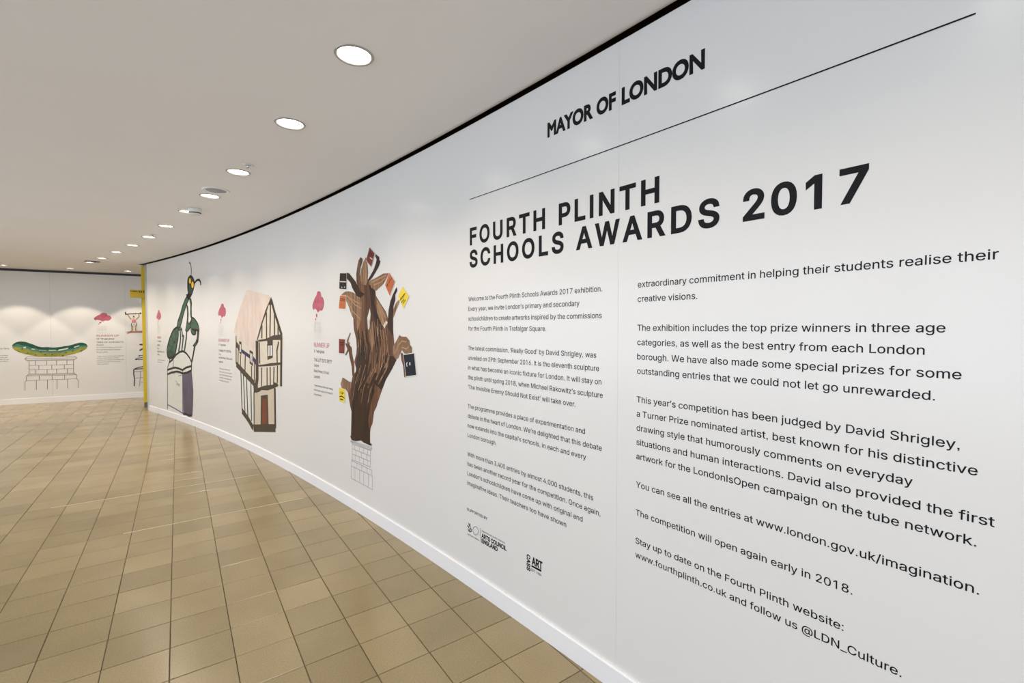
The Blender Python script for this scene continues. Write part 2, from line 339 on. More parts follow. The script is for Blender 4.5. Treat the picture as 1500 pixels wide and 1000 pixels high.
def stroke_bm(lines,w):
    bm=bmesh.new()
    for L in lines:
        P=[Vector(q) for q in L]; Q=[P[0]]
        for q in P[1:]:
            if (q-Q[-1]).length>1e-4: Q.append(q)
        P=Q
        if len(P)<2: continue
        pr=[]
        for i,p in enumerate(P):
            a=(P[i]-P[i-1]).normalized() if i else None; b=(P[i+1]-P[i]).normalized() if i<len(P)-1 else None
            t=(a or b) if (a is None or b is None) else (a+b)
            if t.length<.2: t=b
            t=t.normalized(); n=Vector((-t.y,t.x)); k=w/2
            if a is not None and b is not None: k/=max(.55,abs(n.dot(Vector((-b.y,b.x)))))
            pr.append((bm.verts.new((p.x+n.x*k,p.y+n.y*k,0)),bm.verts.new((p.x-n.x*k,p.y-n.y*k,0))))
        for (a,b),(c,d) in zip(pr,pr[1:]): bm.faces.new((a,b,d,c))
    return bm
# letter outlines (thousandths of the body size) and advance widths; filled by the non-zero winding rule
GLYPHS={'I': {' ': '0.188|',
',': '0.19|58,0 58,68 126,68 126,0;98,0 126,0 126,-22 112,-62 72,-88 72,-62 92,-42 98,-20',
'-': '0.453|337,244 337,188 114,188 114,244',
'.': '0.19|58,0 58,68 126,68 126,0',
'/': '0.249|235,533 71,-76 14,-76 178,533',
'0': '0.453|227,-7 174,1 130,24 95,62 69,113 53,178 48,254 53,330 69,395 95,447 130,484 174,508 227,516 279,508 323,484 358,447 384,395 400,330 405,254 400,178 384,113 359,62 323,24 279,1;227,50 261,56 290,74 313,103 330,144 340,194 344,254 340,314 330,365 313,405 290,435 261,453 227,460 192,453 163,435 140,405 123,365 113,314 109,254 113,194 123,144 140,103 163,74 192,56',
'1': '0.453|276,509 276,0 212,0 212,448 209,448 86,358 86,427 198,509',
'2': '0.453|64,0 64,47 234,229 282,282 311,327 320,371 317,397 308,419 293,436 273,449 224,460 196,457 172,447 153,433 139,413 130,390 127,362 66,362 71,405 86,442 111,473 143,496 182,511 225,516 268,511 306,497 337,474 361,445 376,411 381,372 371,318 336,259 267,180 153,60 153,57 389,57 389,0',
'3': '0.453|218,-7 173,-3 133,10 98,30 70,57 52,91 44,132 109,132 115,107 126,87 144,71 165,59 219,50 275,61 297,74 315,93 325,116 329,145 326,172 316,196 299,217 275,234 242,244 201,248 157,248 157,299 288,448 288,452 70,452 70,509 372,509 372,461 211,278 211,289 264,288 308,276 344,253 371,222 387,186 393,145 387,103 370,66 344,36 309,12 266,-2',
'4': '0.453|40,105 40,158 247,509 311,509 109,166 109,163 413,163 413,105;282,0 282,121 282,146 282,318 343,318 343,0',
'5': '0.453|221,-7 178,-2 140,11 108,32 83,60 66,93 60,130 122,130 127,108 138,89 173,60 221,50 250,53 276,64 298,82 314,104 324,131 328,162 324,193 314,221 297,244 275,262 248,273 218,277 167,268 128,246 67,253 96,509 366,509 366,452 151,452 134,301 136,301 178,325 229,334 263,330 294,321 321,306 345,285 364,260 379,231 388,199 391,163 385,117 369,76 343,41 309,15 268,-1',
'6': '0.453|226,-7 182,-1 142,15 109,40 84,74 69,115 64,162 68,199 80,239 137,340 252,509 322,509 151,261 145,261 165,288 196,307 235,314 278,309 316,295 346,271 370,240 384,201 389,157 384,112 368,73 343,39 310,14 271,-2;226,48 254,52 279,63 299,79 314,101 324,128 327,157 324,187 314,213 299,235 279,251 254,262 226,265 198,262 174,252 153,235 138,214 128,188 125,158 128,128 138,102 153,79 174,63 198,52',
'7': '0.453|97,0 323,448 323,452 62,452 62,509 391,509 391,449 165,0',
'8': '0.453|226,-7 178,-2 136,11 101,33 74,62 57,96 52,135 55,166 65,195 81,220 101,241 125,256 153,265 153,267 119,282 93,308 76,342 70,380 75,417 90,450 114,477 146,498 184,511 226,516 269,511 306,498 337,477 361,450 377,417 382,380 376,342 359,308 333,282 300,267 300,265 327,256 351,241 372,220 387,195 397,166 401,135 395,96 378,62 352,33 317,11 275,-2;226,49 258,52 285,60 307,74 323,91 333,113 337,139 333,165 322,189 305,208 283,223 256,232 226,235 196,232 169,223 147,208 130,189 119,165 115,139 119,113 129,91 145,74 167,60 195,52;226,290 274,300 293,313 307,330 316,351 319,376 316,399 308,420 294,437 275,449 226,460 177,449 159,437 145,420 136,399 133,376 136,351 145,330 159,313 178,300',
'9': '0.453|226,516 271,510 310,494 343,468 368,434 384,393 389,347 385,309 373,270 315,168 200,0 130,0 301,248 307,248 287,221 257,202 218,195 175,199 137,214 106,237 83,269 68,307 64,352 69,397 85,436 110,469 143,494 182,510;226,460 199,457 174,446 154,429 138,407 129,381 125,352 129,322 138,295 154,274 174,257 199,247 226,243 254,247 279,257 299,273 314,295 324,321 327,350 324,381 314,407 299,429 279,446 254,457',
':': '0.19|58,0 58,68 126,68 126,0;58,290 58,358 126,358 126,290',
'@': '0.676|355,-135 284,-130 221,-114 167,-88 122,-53 87,-8 61,46 45,109 40,179 46,248 61,309 87,363 123,408 167,444 220,470 281,486 349,492 415,486 472,469 522,442 562,407 594,366 617,319 631,268 635,215 631,142 615,76 599,49 579,28 551,15 517,11 476,17 441,36 429,50 423,68 420,68 408,48 388,30 361,17 326,13 285,18 251,35 224,62 204,96 192,137 188,182 193,226 207,265 228,297 257,322 291,338 330,343 360,340 385,331 416,306 419,306 419,335 474,335 474,110 476,91 485,74 499,63 518,59 540,63 557,76 568,97 576,127 581,215 577,259 567,301 548,339 523,373 490,402 450,424 402,438 347,442 292,438 242,424 199,402 164,372 135,334 115,289 102,236 98,178 102,119 115,66 135,21 165,-17 201,-46 246,-68 298,-81 357,-85 412,-80 458,-69 489,-59 504,-107 464,-120 411,-131;329,65 359,68 382,78 400,95 412,118 422,185 419,221 411,249 399,269 381,282 331,292 305,288 283,277 265,260 252,239 242,185 251,125 262,101 279,81 301,69',
'A': '0.48|16,0 201,509 276,509 463,0 395,0 287,302 264,372 232,478 245,478 213,371 191,302 85,0;110,142 110,199 370,199 370,142',
'B': '0.456|60,0 60,509 241,509 289,504 329,491 359,469 381,442 394,410 398,374 395,344 387,320 356,286 315,267 315,262 339,257 363,245 385,227 402,203 414,173 418,136 413,100 400,67 377,39 344,18 301,4 247,0;125,57 245,57 296,63 330,80 349,105 355,137 352,161 342,184 327,203 306,218 279,228 248,231 125,231;125,285 238,285 288,296 308,309 323,326 333,348 336,372 330,403 313,429 283,446 240,452 125,452',
'C': '0.51|267,-7 205,1 150,25 104,63 70,115 48,179 40,254 48,329 70,393 104,445 150,484 205,508 267,516 340,504 373,490 402,471 427,447 448,418 463,385 473,348 408,348 389,395 357,428 315,449 267,456 223,450 184,432 150,403 125,364 109,314 103,254 109,194 125,145 151,105 184,76 223,59 267,53 315,60 357,81 389,114 408,160 473,160 463,124 448,91 428,62 402,38 373,19 341,5 305,-4',
'D': '0.502|219,0 96,0 96,57 215,57 272,63 318,81 354,110 379,149 394,198 399,255 394,312 379,361 354,399 320,428 275,446 221,452 93,452 93,509 225,509 294,501 353,478 399,441 433,391 455,329 462,255 455,181 433,119 398,68 351,31 291,8;125,509 125,0 60,0 60,509',
'E': '0.419|60,0 60,509 372,509 372,452 125,452 125,286 355,286 355,229 125,229 125,57 375,57 375,0',
'F': '0.41|60,0 60,509 369,509 369,452 125,452 125,278 346,278 346,221 125,221 125,0',
'G': '0.52|269,-7 205,1 149,25 104,64 69,116 47,179 40,254 47,329 69,393 103,445 149,484 203,508 265,516 304,513 340,504 374,489 403,469 429,445 449,416 465,384 474,349 408,349 387,393 356,427 315,448 265,456 222,450 183,432 150,404 125,364 109,314 103,254 109,194 125,145 151,105 184,76 224,59 269,53 309,57 345,71 374,93 396,123 410,160 415,202 434,199 283,199 283,256 478,256 478,200 471,141 451,91 419,50 377,19 326,0',
'H': '0.517|60,0 60,509 125,509 125,289 392,289 392,509 457,509 457,0 392,0 392,232 125,232 125,0',
'I': '0.185|60,0 60,509 125,509 125,0',
'L': '0.393|60,0 60,509 125,509 125,57 361,57 361,0',
'M': '0.628|60,0 60,509 152,509 277,187 287,159 299,123 311,84 322,49 307,49 318,83 330,121 342,158 352,187 476,509 568,509 568,0 504,0 504,291 504,327 505,369 506,413 507,457 513,457 498,409 482,363 467,322 456,291 342,0 286,0 170,291 159,321 145,361 129,408 112,457 119,457 120,416 121,372 122,328 122,291 122,0',
'N': '0.523|60,0 60,509 136,509 343,183 363,151 388,107 414,55 405,54 401,108 399,157 399,195 399,509 463,509 463,0 387,0 202,290 177,331 148,381 108,452 119,454 122,384 124,328 125,291 125,0',
'O': '0.533|267,-7 205,1 150,25 105,63 70,115 48,179 40,254 48,329 70,393 105,445 150,484 205,508 267,516 329,508 384,484 429,445 464,393 486,329 493,254 486,179 464,115 429,63 384,25 329,1;267,53 310,59 349,76 383,105 408,144 425,194 430,254 425,314 408,365 383,404 349,433 310,450 267,456 223,450 184,433 151,404 125,364 109,314 103,254 109,194 125,144 151,105 184,76 223,59',
'P': '0.445|60,0 60,509 235,509 289,503 332,487 366,462 390,430 404,391 409,348 404,304 390,265 366,233 332,207 289,191 235,186 109,186 109,242 233,242 269,246 297,256 318,272 333,294 342,319 344,348 342,376 333,402 318,423 297,439 268,449 232,452 125,452 125,0',
'R': '0.449|60,0 60,509 236,509 290,504 333,489 367,465 390,433 405,395 409,352 405,309 390,271 367,240 333,217 289,203 236,198 96,198 96,255 234,255 269,258 298,267 319,281 334,300 342,324 345,352 342,380 334,405 319,425 298,440 269,449 233,452 125,452 125,0;353,0 230,229 303,229 428,0',
'S': '0.447|224,-9 172,-4 128,9 91,31 64,60 46,96 38,137 104,137 110,110 123,88 142,71 166,59 224,49 257,52 286,60 311,74 329,92 341,114 346,139 342,161 332,179 296,205 245,222 184,239 128,260 86,289 60,326 52,372 58,413 75,448 102,476 138,498 180,511 227,516 275,511 316,498 351,476 377,449 394,415 401,378 337,378 326,412 302,437 267,453 225,459 194,456 167,448 145,435 129,418 118,398 115,376 119,352 131,334 169,308 212,293 264,279 312,264 359,238 395,198 405,171 408,139 403,99 386,64 360,34 323,11 278,-4',
'T': '0.449|32,452 32,509 417,509 417,452 257,452 257,0 193,0 193,452',
'U': '0.517|259,-8 203,-2 154,15 114,43 85,80 66,124 60,173 60,509 124,509 124,178 128,144 141,113 160,87 187,68 220,56 259,52 298,56 331,68 357,87 377,113 389,144 393,178 393,509 457,509 457,173 451,124 433,80 403,43 363,15 315,-2',
'W': '0.686|155,0 16,509 82,509 163,196 175,145 187,94 197,40 189,40 200,94 211,145 224,196 306,509 380,509 462,196 474,145 486,94 497,40 488,40 499,94 510,145 523,196 603,509 670,509 530,0 455,0 368,323 351,391 336,475 350,475 335,395 318,323 230,0',
'Y': '0.472|203,0 203,208 16,509 91,509 192,344 222,292 250,230 224,230 251,293 280,344 381,509 455,509 268,208 268,0',
'Z': '0.438|42,0 42,46 273,385 306,431 341,476 348,454 285,452 223,452 40,452 40,509 397,509 397,462 169,129 134,81 97,33 90,54 152,57 214,57 399,57 399,0',
'_': '0.319|319,0 319,-56 0,-56 0,0',
'a': '0.389|160,-9 126,-5 94,5 68,22 48,45 35,73 30,108 34,138 43,161 58,179 78,193 125,211 178,220 234,227 265,235 273,243 276,255 276,257 267,297 240,322 196,331 149,322 118,301 100,274 41,291 57,322 79,346 104,364 133,375 194,384 239,379 286,360 306,343 322,320 333,290 337,251 337,0 277,0 277,52 272,52 252,25 215,1;170,45 202,49 228,59 248,74 263,93 272,115 276,138 276,190 259,182 231,176 200,171 175,168 134,159 103,139 95,124 92,105 102,72 130,52',
'b': '0.424|229,-8 198,-5 172,4 138,31 118,59 112,59 112,0 53,0 53,509 114,509 114,319 118,319 137,346 171,373 197,381 229,384 274,378 313,361 345,332 370,293 385,245 390,189 385,133 370,84 346,45 313,16 274,-2;220,47 253,51 279,66 301,88 316,117 325,151 328,189 325,227 316,261 301,290 280,311 253,325 220,330 188,325 161,312 140,291 125,263 116,229 113,189 116,150 125,115 140,86 162,65 188,51',
'c': '0.396|207,-8 159,-2 117,16 82,46 56,85 40,133 34,187 40,243 56,291 82,330 117,360 159,378 207,384 260,377 305,356 340,322 362,277 303,262 290,289 270,311 242,325 207,330 173,325 145,310 124,287 108,258 99,224 96,187 99,151 108,117 124,89 145,66 173,51 207,46 243,52 271,66 292,89 304,117 363,102 341,56 306,21 261,-1',
'd': '0.424|195,-8 151,-2 111,16 79,45 55,84 39,133 34,189 39,245 55,293 79,332 112,361 151,378 196,384 228,381 253,373 287,346 306,319 311,319 311,509 372,509 372,0 313,0 313,59 307,59 287,31 252,4 227,-5;205,47 236,51 263,65 284,86 299,115 309,150 312,189 309,229 300,263 284,291 263,312 237,325 205,330 172,325 145,311 124,290 108,261 99,227 96,189 99,151 109,117 124,88 145,66 172,51',
'e': '0.404|212,-8 161,-2 117,16 82,46 56,85 40,132 34,187 39,242 55,290 81,329 115,359 157,378 205,384 266,374 294,361 319,341 341,315 357,282 368,242 371,194 371,169 75,169 75,221 338,221 310,202 307,237 298,269 283,294 263,314 237,326 205,330 173,326 146,313 125,294 109,270 99,241 96,211 96,178 100,139 110,106 128,80 151,61 179,50 212,46 254,53 285,73 306,105 365,91 353,63 335,39 311,19 283,4 249,-5',
'f': '0.254|228,379 228,327 6,327 6,379;81,0 81,432 84,461 96,486 113,505 135,519 187,530 222,527 243,521 227,468 215,472 195,474 171,470 154,460 145,443 142,419 142,0',
'g': '0.425|207,-151 168,-148 134,-140 82,-110 51,-69 101,-41 122,-66 154,-88 207,-97 249,-92 282,-75 304,-47 311,-6 311,68 306,68 287,41 252,16 227,8 195,5 152,10 113,27 80,53 55,90 39,136 34,191 39,246 55,293 80,332 112,361 152,378 196,384 228,382 253,373 288,346 308,319 313,319 313,379 372,379 372,-9 367,-54 350,-90 324,-117 291,-136 251,-147;205,59 237,63 264,75 285,95 300,121 309,154 312,193 309,231 300,264 285,291 264,312 237,325 205,330 172,325 145,312 124,290 109,262 99,229 96,193 99,155 109,123 124,96 145,76 172,63',
'h': '0.41|114,227 114,0 53,0 53,509 114,509 114,287 102,287 124,332 152,362 187,379 227,384 264,380 295,369 321,349 341,321 353,285 357,240 357,0 296,0 296,235 290,275 273,304 246,323 210,329 184,326 161,317 141,303 126,283 117,257',
'i': '0.167|53,0 53,379 114,379 114,0;53,440 53,509 114,509 114,440',
'j': '0.167|53,379 114,379 114,-30 111,-63 102,-90 86,-113 65,-129 37,-139 4,-143 -10,-143 -10,-87 2,-87 25,-83 40,-72 50,-54 53,-29;83,443 67,446 53,455 44,468 41,483 44,499 53,512 67,521 83,524 100,521 114,512 123,499 126,483 123,468 114,455 100,446',
'k': '0.381|110,137 110,212 121,212 284,379 360,379 184,199 177,199;53,0 53,509 114,509 114,0;294,0 148,186 191,229 372,0',
'l': '0.167|53,0 53,509 114,509 114,0',
'm': '0.61|53,0 53,379 112,379 112,295 108,295 118,323 132,346 172,376 219,386 257,380 287,361 309,331 321,295 312,295 322,321 337,343 381,375 437,386 468,383 497,372 522,354 541,328 553,296 557,255 557,0 496,0 496,254 490,289 473,313 447,326 419,330 395,328 374,320 345,290 335,247 335,0 274,0 274,260 269,288 253,311 229,326 199,330 158,320 140,307 126,289 117,266 114,238 114,0',
'n': '0.41|114,227 114,0 53,0 53,379 112,379 112,287 102,287 124,332 152,362 187,379 227,384 264,380 295,369 321,349 341,321 353,285 357,240 357,0 296,0 296,235 290,275 273,304 246,323 210,329 184,326 161,317 141,303 126,283 117,257',
'o': '0.415|207,-8 159,-2 117,16 82,46 56,85 40,133 34,187 40,243 56,291 82,330 117,360 159,378 207,384 256,378 299,360 333,330 359,291 376,243 381,187 376,133 359,85 333,46 299,16 256,-2;207,46 242,51 270,66 292,89 307,117 316,151 319,187 316,224 307,258 292,287 270,310 242,325 207,330 173,325 145,310 124,287 108,258 99,224 96,187 99,151 108,117 124,89 145,66 173,51',
'p': '0.424|53,-143 53,379 112,379 112,319 118,319 137,346 171,373 197,381 229,384 274,378 313,361 345,332 370,293 385,245 390,189 385,133 370,84 346,45 313,16 274,-2 229,-8 198,-5 173,4 138,31 118,59 114,59 114,-143;220,47 253,51 279,66 301,88 316,117 325,151 328,189 325,227 316,261 301,290 280,311 253,325 220,330 188,325 161,312 140,291 125,263 116,229 113,189 116,150 125,115 140,86 162,65 188,51',
'q': '0.424|372,-143 311,-143 311,59 306,59 287,31 252,4 227,-5 195,-8 151,-2 111,16 79,45 55,84 39,133 34,189 39,245 55,293 79,332 112,361 151,378 196,384 228,381 253,373 287,346 307,319 313,319 313,379 372,379;205,47 236,51 263,65 284,86 299,115 309,150 312,189 309,229 300,263 284,291 263,312 237,325 205,330 172,325 145,311 124,290 108,261 99,227 96,189 99,151 109,117 124,88 145,66 172,51',
'r': '0.259|53,0 53,379 112,379 112,321 115,321 130,347 152,367 181,380 213,385 229,384 243,384 243,322 230,324 207,326 182,323 159,315 140,301 126,284 117,262 114,237 114,0',
's': '0.365|182,-8 145,-5 112,3 84,18 62,38 45,63 36,94 94,107 105,79 124,60 150,49 181,45 217,50 244,62 262,81 268,103 265,121 254,136 237,147 212,155 149,170 104,186 72,208 53,237 47,274 51,305 65,332 87,354 115,370 149,381 187,384 223,381 254,372 279,358 299,339 324,290 268,277 258,298 243,316 219,328 187,333 156,329 131,317 114,299 109,277 112,258 124,243 172,223 229,209 275,194 306,171 325,142 331,107 326,75 312,47 290,24 260,6 223,-5',
't': '0.227|204,379 204,327 6,327 6,379;65,471 126,471 126,98 128,76 136,61 150,53 170,50 185,51 202,54 213,2 192,-3 168,-4 125,2 92,21 72,52 65,93',
'u': '0.41|182,-5 146,-1 115,11 89,31 69,59 57,95 53,139 53,379 114,379 114,144 119,105 137,75 164,56 200,50 226,53 249,62 268,77 283,97 293,122 296,153 296,379 357,379 357,0 298,0 298,92 307,92 286,47 257,17 222,0',
'v': '0.389|163,0 17,379 84,379 165,155 187,87 206,21 184,21 203,87 224,155 305,379 371,379 226,0',
'w': '0.567|138,0 23,379 87,379 133,214 154,137 175,41 165,41 186,135 206,214 252,379 316,379 362,214 382,136 402,41 391,41 413,135 434,214 480,379 545,379 429,0 368,0 319,172 305,225 291,280 277,338 291,338 277,280 263,225 248,172 199,0',
'x': '0.379|21,0 171,218 171,171 29,379 100,379 147,306 179,253 207,206 175,206 202,253 233,306 282,379 352,379 209,169 209,214 358,0 287,0 231,85 200,136 173,182 205,182 178,136 148,85 91,0',
'y': '0.389|47,-139 61,-86 71,-87 104,-89 130,-74 151,-36 163,-1 17,379 84,379 165,155 187,87 206,21 184,21 202,87 224,155 305,379 371,379 204,-58 177,-107 139,-136 91,-145 65,-143',
'z': '0.38|42,0 42,46 254,320 254,323 48,323 48,379 333,379 333,331 126,60 126,56 339,56 339,0',
'‘': '0.177|52,318 104,509 151,509 121,318',
'’': '0.177|52,318 82,509 151,509 98,318',
'“': '0.3|52,318 104,509 151,509 121,318;175,318 228,509 274,509 244,318',
'”': '0.3|52,318 82,509 151,509 98,318;175,318 205,509 274,509 222,318'}, 'B': {'A': '0.667|667,0 567,0 476,201 186,201 100,0 0,0 293,686 362,686;224,289 436,289 326,536',
'D': '0.75|76,682 341,682 476,662 578,608 649,531 690,438 704,341 688,238 641,145 567,70 466,19 342,0 76,0;174,88 330,88 444,106 522,153 571,216 596,282 603,341 592,420 560,489 505,544 427,581 325,594 174,594',
'F': '0.469|440,594 174,594 174,405 440,405 440,317 174,317 174,0 76,0 76,682 440,682',
'L': '0.49|172,88 480,88 480,0 74,0 74,682 172,682',
'M': '0.781|709,0 611,0 611,531 609,531 399,267 383,267 173,531 171,531 171,0 73,0 73,682 165,682 391,402 618,682 709,682',
'N': '0.781|706,0 622,0 166,525 166,0 74,0 74,682 152,682 614,154 614,682 706,682',
'O': '0.823|62,450 110,546 187,622 288,673 411,691 536,673 637,623 714,546 761,450 778,341 762,234 715,138 639,61 536,10 409,-9 286,10 185,61 109,138 61,234 45,341;159,257 196,185 252,130 325,94 411,81 497,94 571,130 627,185 664,257 677,341 664,426 627,497 571,553 497,588 411,601 325,588 252,553 196,497 159,426 146,341',
'R': '0.604|249,682 368,659 446,593 473,491 460,419 421,363 359,324 439,246 511,135 604,0 487,0 397,140 321,243 265,287 216,296 175,296 175,0 77,0 77,682;175,384 238,384 320,400 361,441 372,495 358,550 315,586 238,598 175,598',
'Y': '0.604|486,682 604,682 351,360 351,0 253,0 253,361 0,682 118,682 301,447'}}
WT={0:6,1:9,2:25,3:15,4:36,5:46}
CAPS={'I':509.,'B':None}
def glyph_contours(f,ch):
    a,c=GLYPHS[f][ch].split('|')
    return float(a)*1000,[[tuple(map(float,p.split(','))) for p in L.split()] for L in c.split(';') if L]
CAPS['B']=max(y for L in glyph_contours('B','L')[1] for _,y in L)
GC={}
def embolden(L,w):
    n=len(L);o=[]
    for i in range(n):
        p,q,r=Vector(L[i-1]),Vector(L[i]),Vector(L[(i+1)%n])
        a=(q-p);b=(r-q)
        if a.length<.5 or b.length<.5: a=a if a.length>b.length else b; b=a
        a.normalize();b.normalize(); m1=Vector((-a.y,a.x)); m2=Vector((-b.y,b.x)); m=(m1+m2)
        if m.length<.3: o.append((q.x+m1.x*w,q.y+m1.y*w)); continue
        m.normalize(); k=w/max(.5,m.dot(m1)); o.append((q.x+m.x*k,q.y+m.y*k))
    return o
def glyph(f,ch,wt):
    key=(f,ch,wt)
    if key in GC: return GC[key]
    adv,C=glyph_contours(f,ch)
    if WT[wt]: C=[embolden(L,WT[wt]) for L in C]
    pts=[];ed=[]
    for L in C:
        n=len(pts); pts+=[Vector(p) for p in L]; ed+=[(n+i,n+(i+1)%len(L)) for i in range(len(L))]
    if not pts: GC[key]=(adv,[],[]); return GC[key]
    V_,E_,F_,*_r=delaunay_2d_cdt(pts,ed,[],0,1e-3)
    def wind(x,y):
        w=0
        for L in C:
            for i in range(len(L)):
                (x0,y0),(x1,y1)=L[i-1],L[i]
                if (y0>y)!=(y1>y) and x<x0+(x1-x0)*(y-y0)/(y1-y0): w+=1 if y1>y0 else -1
        return w
    T_=[t for t in F_ if wind(sum(V_[i].x for i in t)/3,sum(V_[i].y for i in t)/3)!=0]
    GC[key]=(adv,[(v.x,v.y) for v in V_],T_); return GC[key]
def text_mesh(txt,wt,track=0,f='I'):
    v,fc,x=[],[],0
    for ch in txt:
        adv,a,b=glyph(f,ch,wt); used=sorted({i for t in b for i in t}); mp={i:len(v)+k for k,i in enumerate(used)}
        v+=[(a[i][0]+x,a[i][1]) for i in used]; fc+=[tuple(mp[i] for i in t) for t in b]
        x+=adv+track
    return v,fc
def word_bm(txt,s0,s1,z,cap,wt,vertical=None,f='I'):
    # large spaced capitals get open letter-spacing (tracking) until the width fits; the rest is a slight stretch
    sc=cap/CAPS[f]; v,fc=text_mesh(txt,wt,0,f); W_=lambda v:(max(a for a,_ in v)-min(a for a,_ in v))*sc
    if W_(v)<(s1-s0) and cap>.085: v,fc=text_mesh(txt,wt,((s1-s0)-W_(v))/sc/(len(txt)-1)*.9,f)
    x0=min(a for a,_ in v); x1=max(a for a,_ in v); k=(s1-s0)/(x1-x0)
    bm=bmesh.new()
    if vertical: # (s left, s right, z bottom, z top) reading downwards, rotated a quarter turn clockwise
        sa,sb,za,zb=vertical; y0=min(b for _,b in v); y1=max(b for _,b in v)
        vs=[bm.verts.new((sa+(b-y0)/(y1-y0)*(sb-sa),zb-(a-x0)/(x1-x0)*(zb-za),0)) for a,b in v]
    else: vs=[bm.verts.new((s0+(a-x0)*k,z+b*sc,0)) for a,b in v]
    for t in fc:
        try: bm.faces.new([vs[i] for i in t])
        except ValueError: pass
    return bm
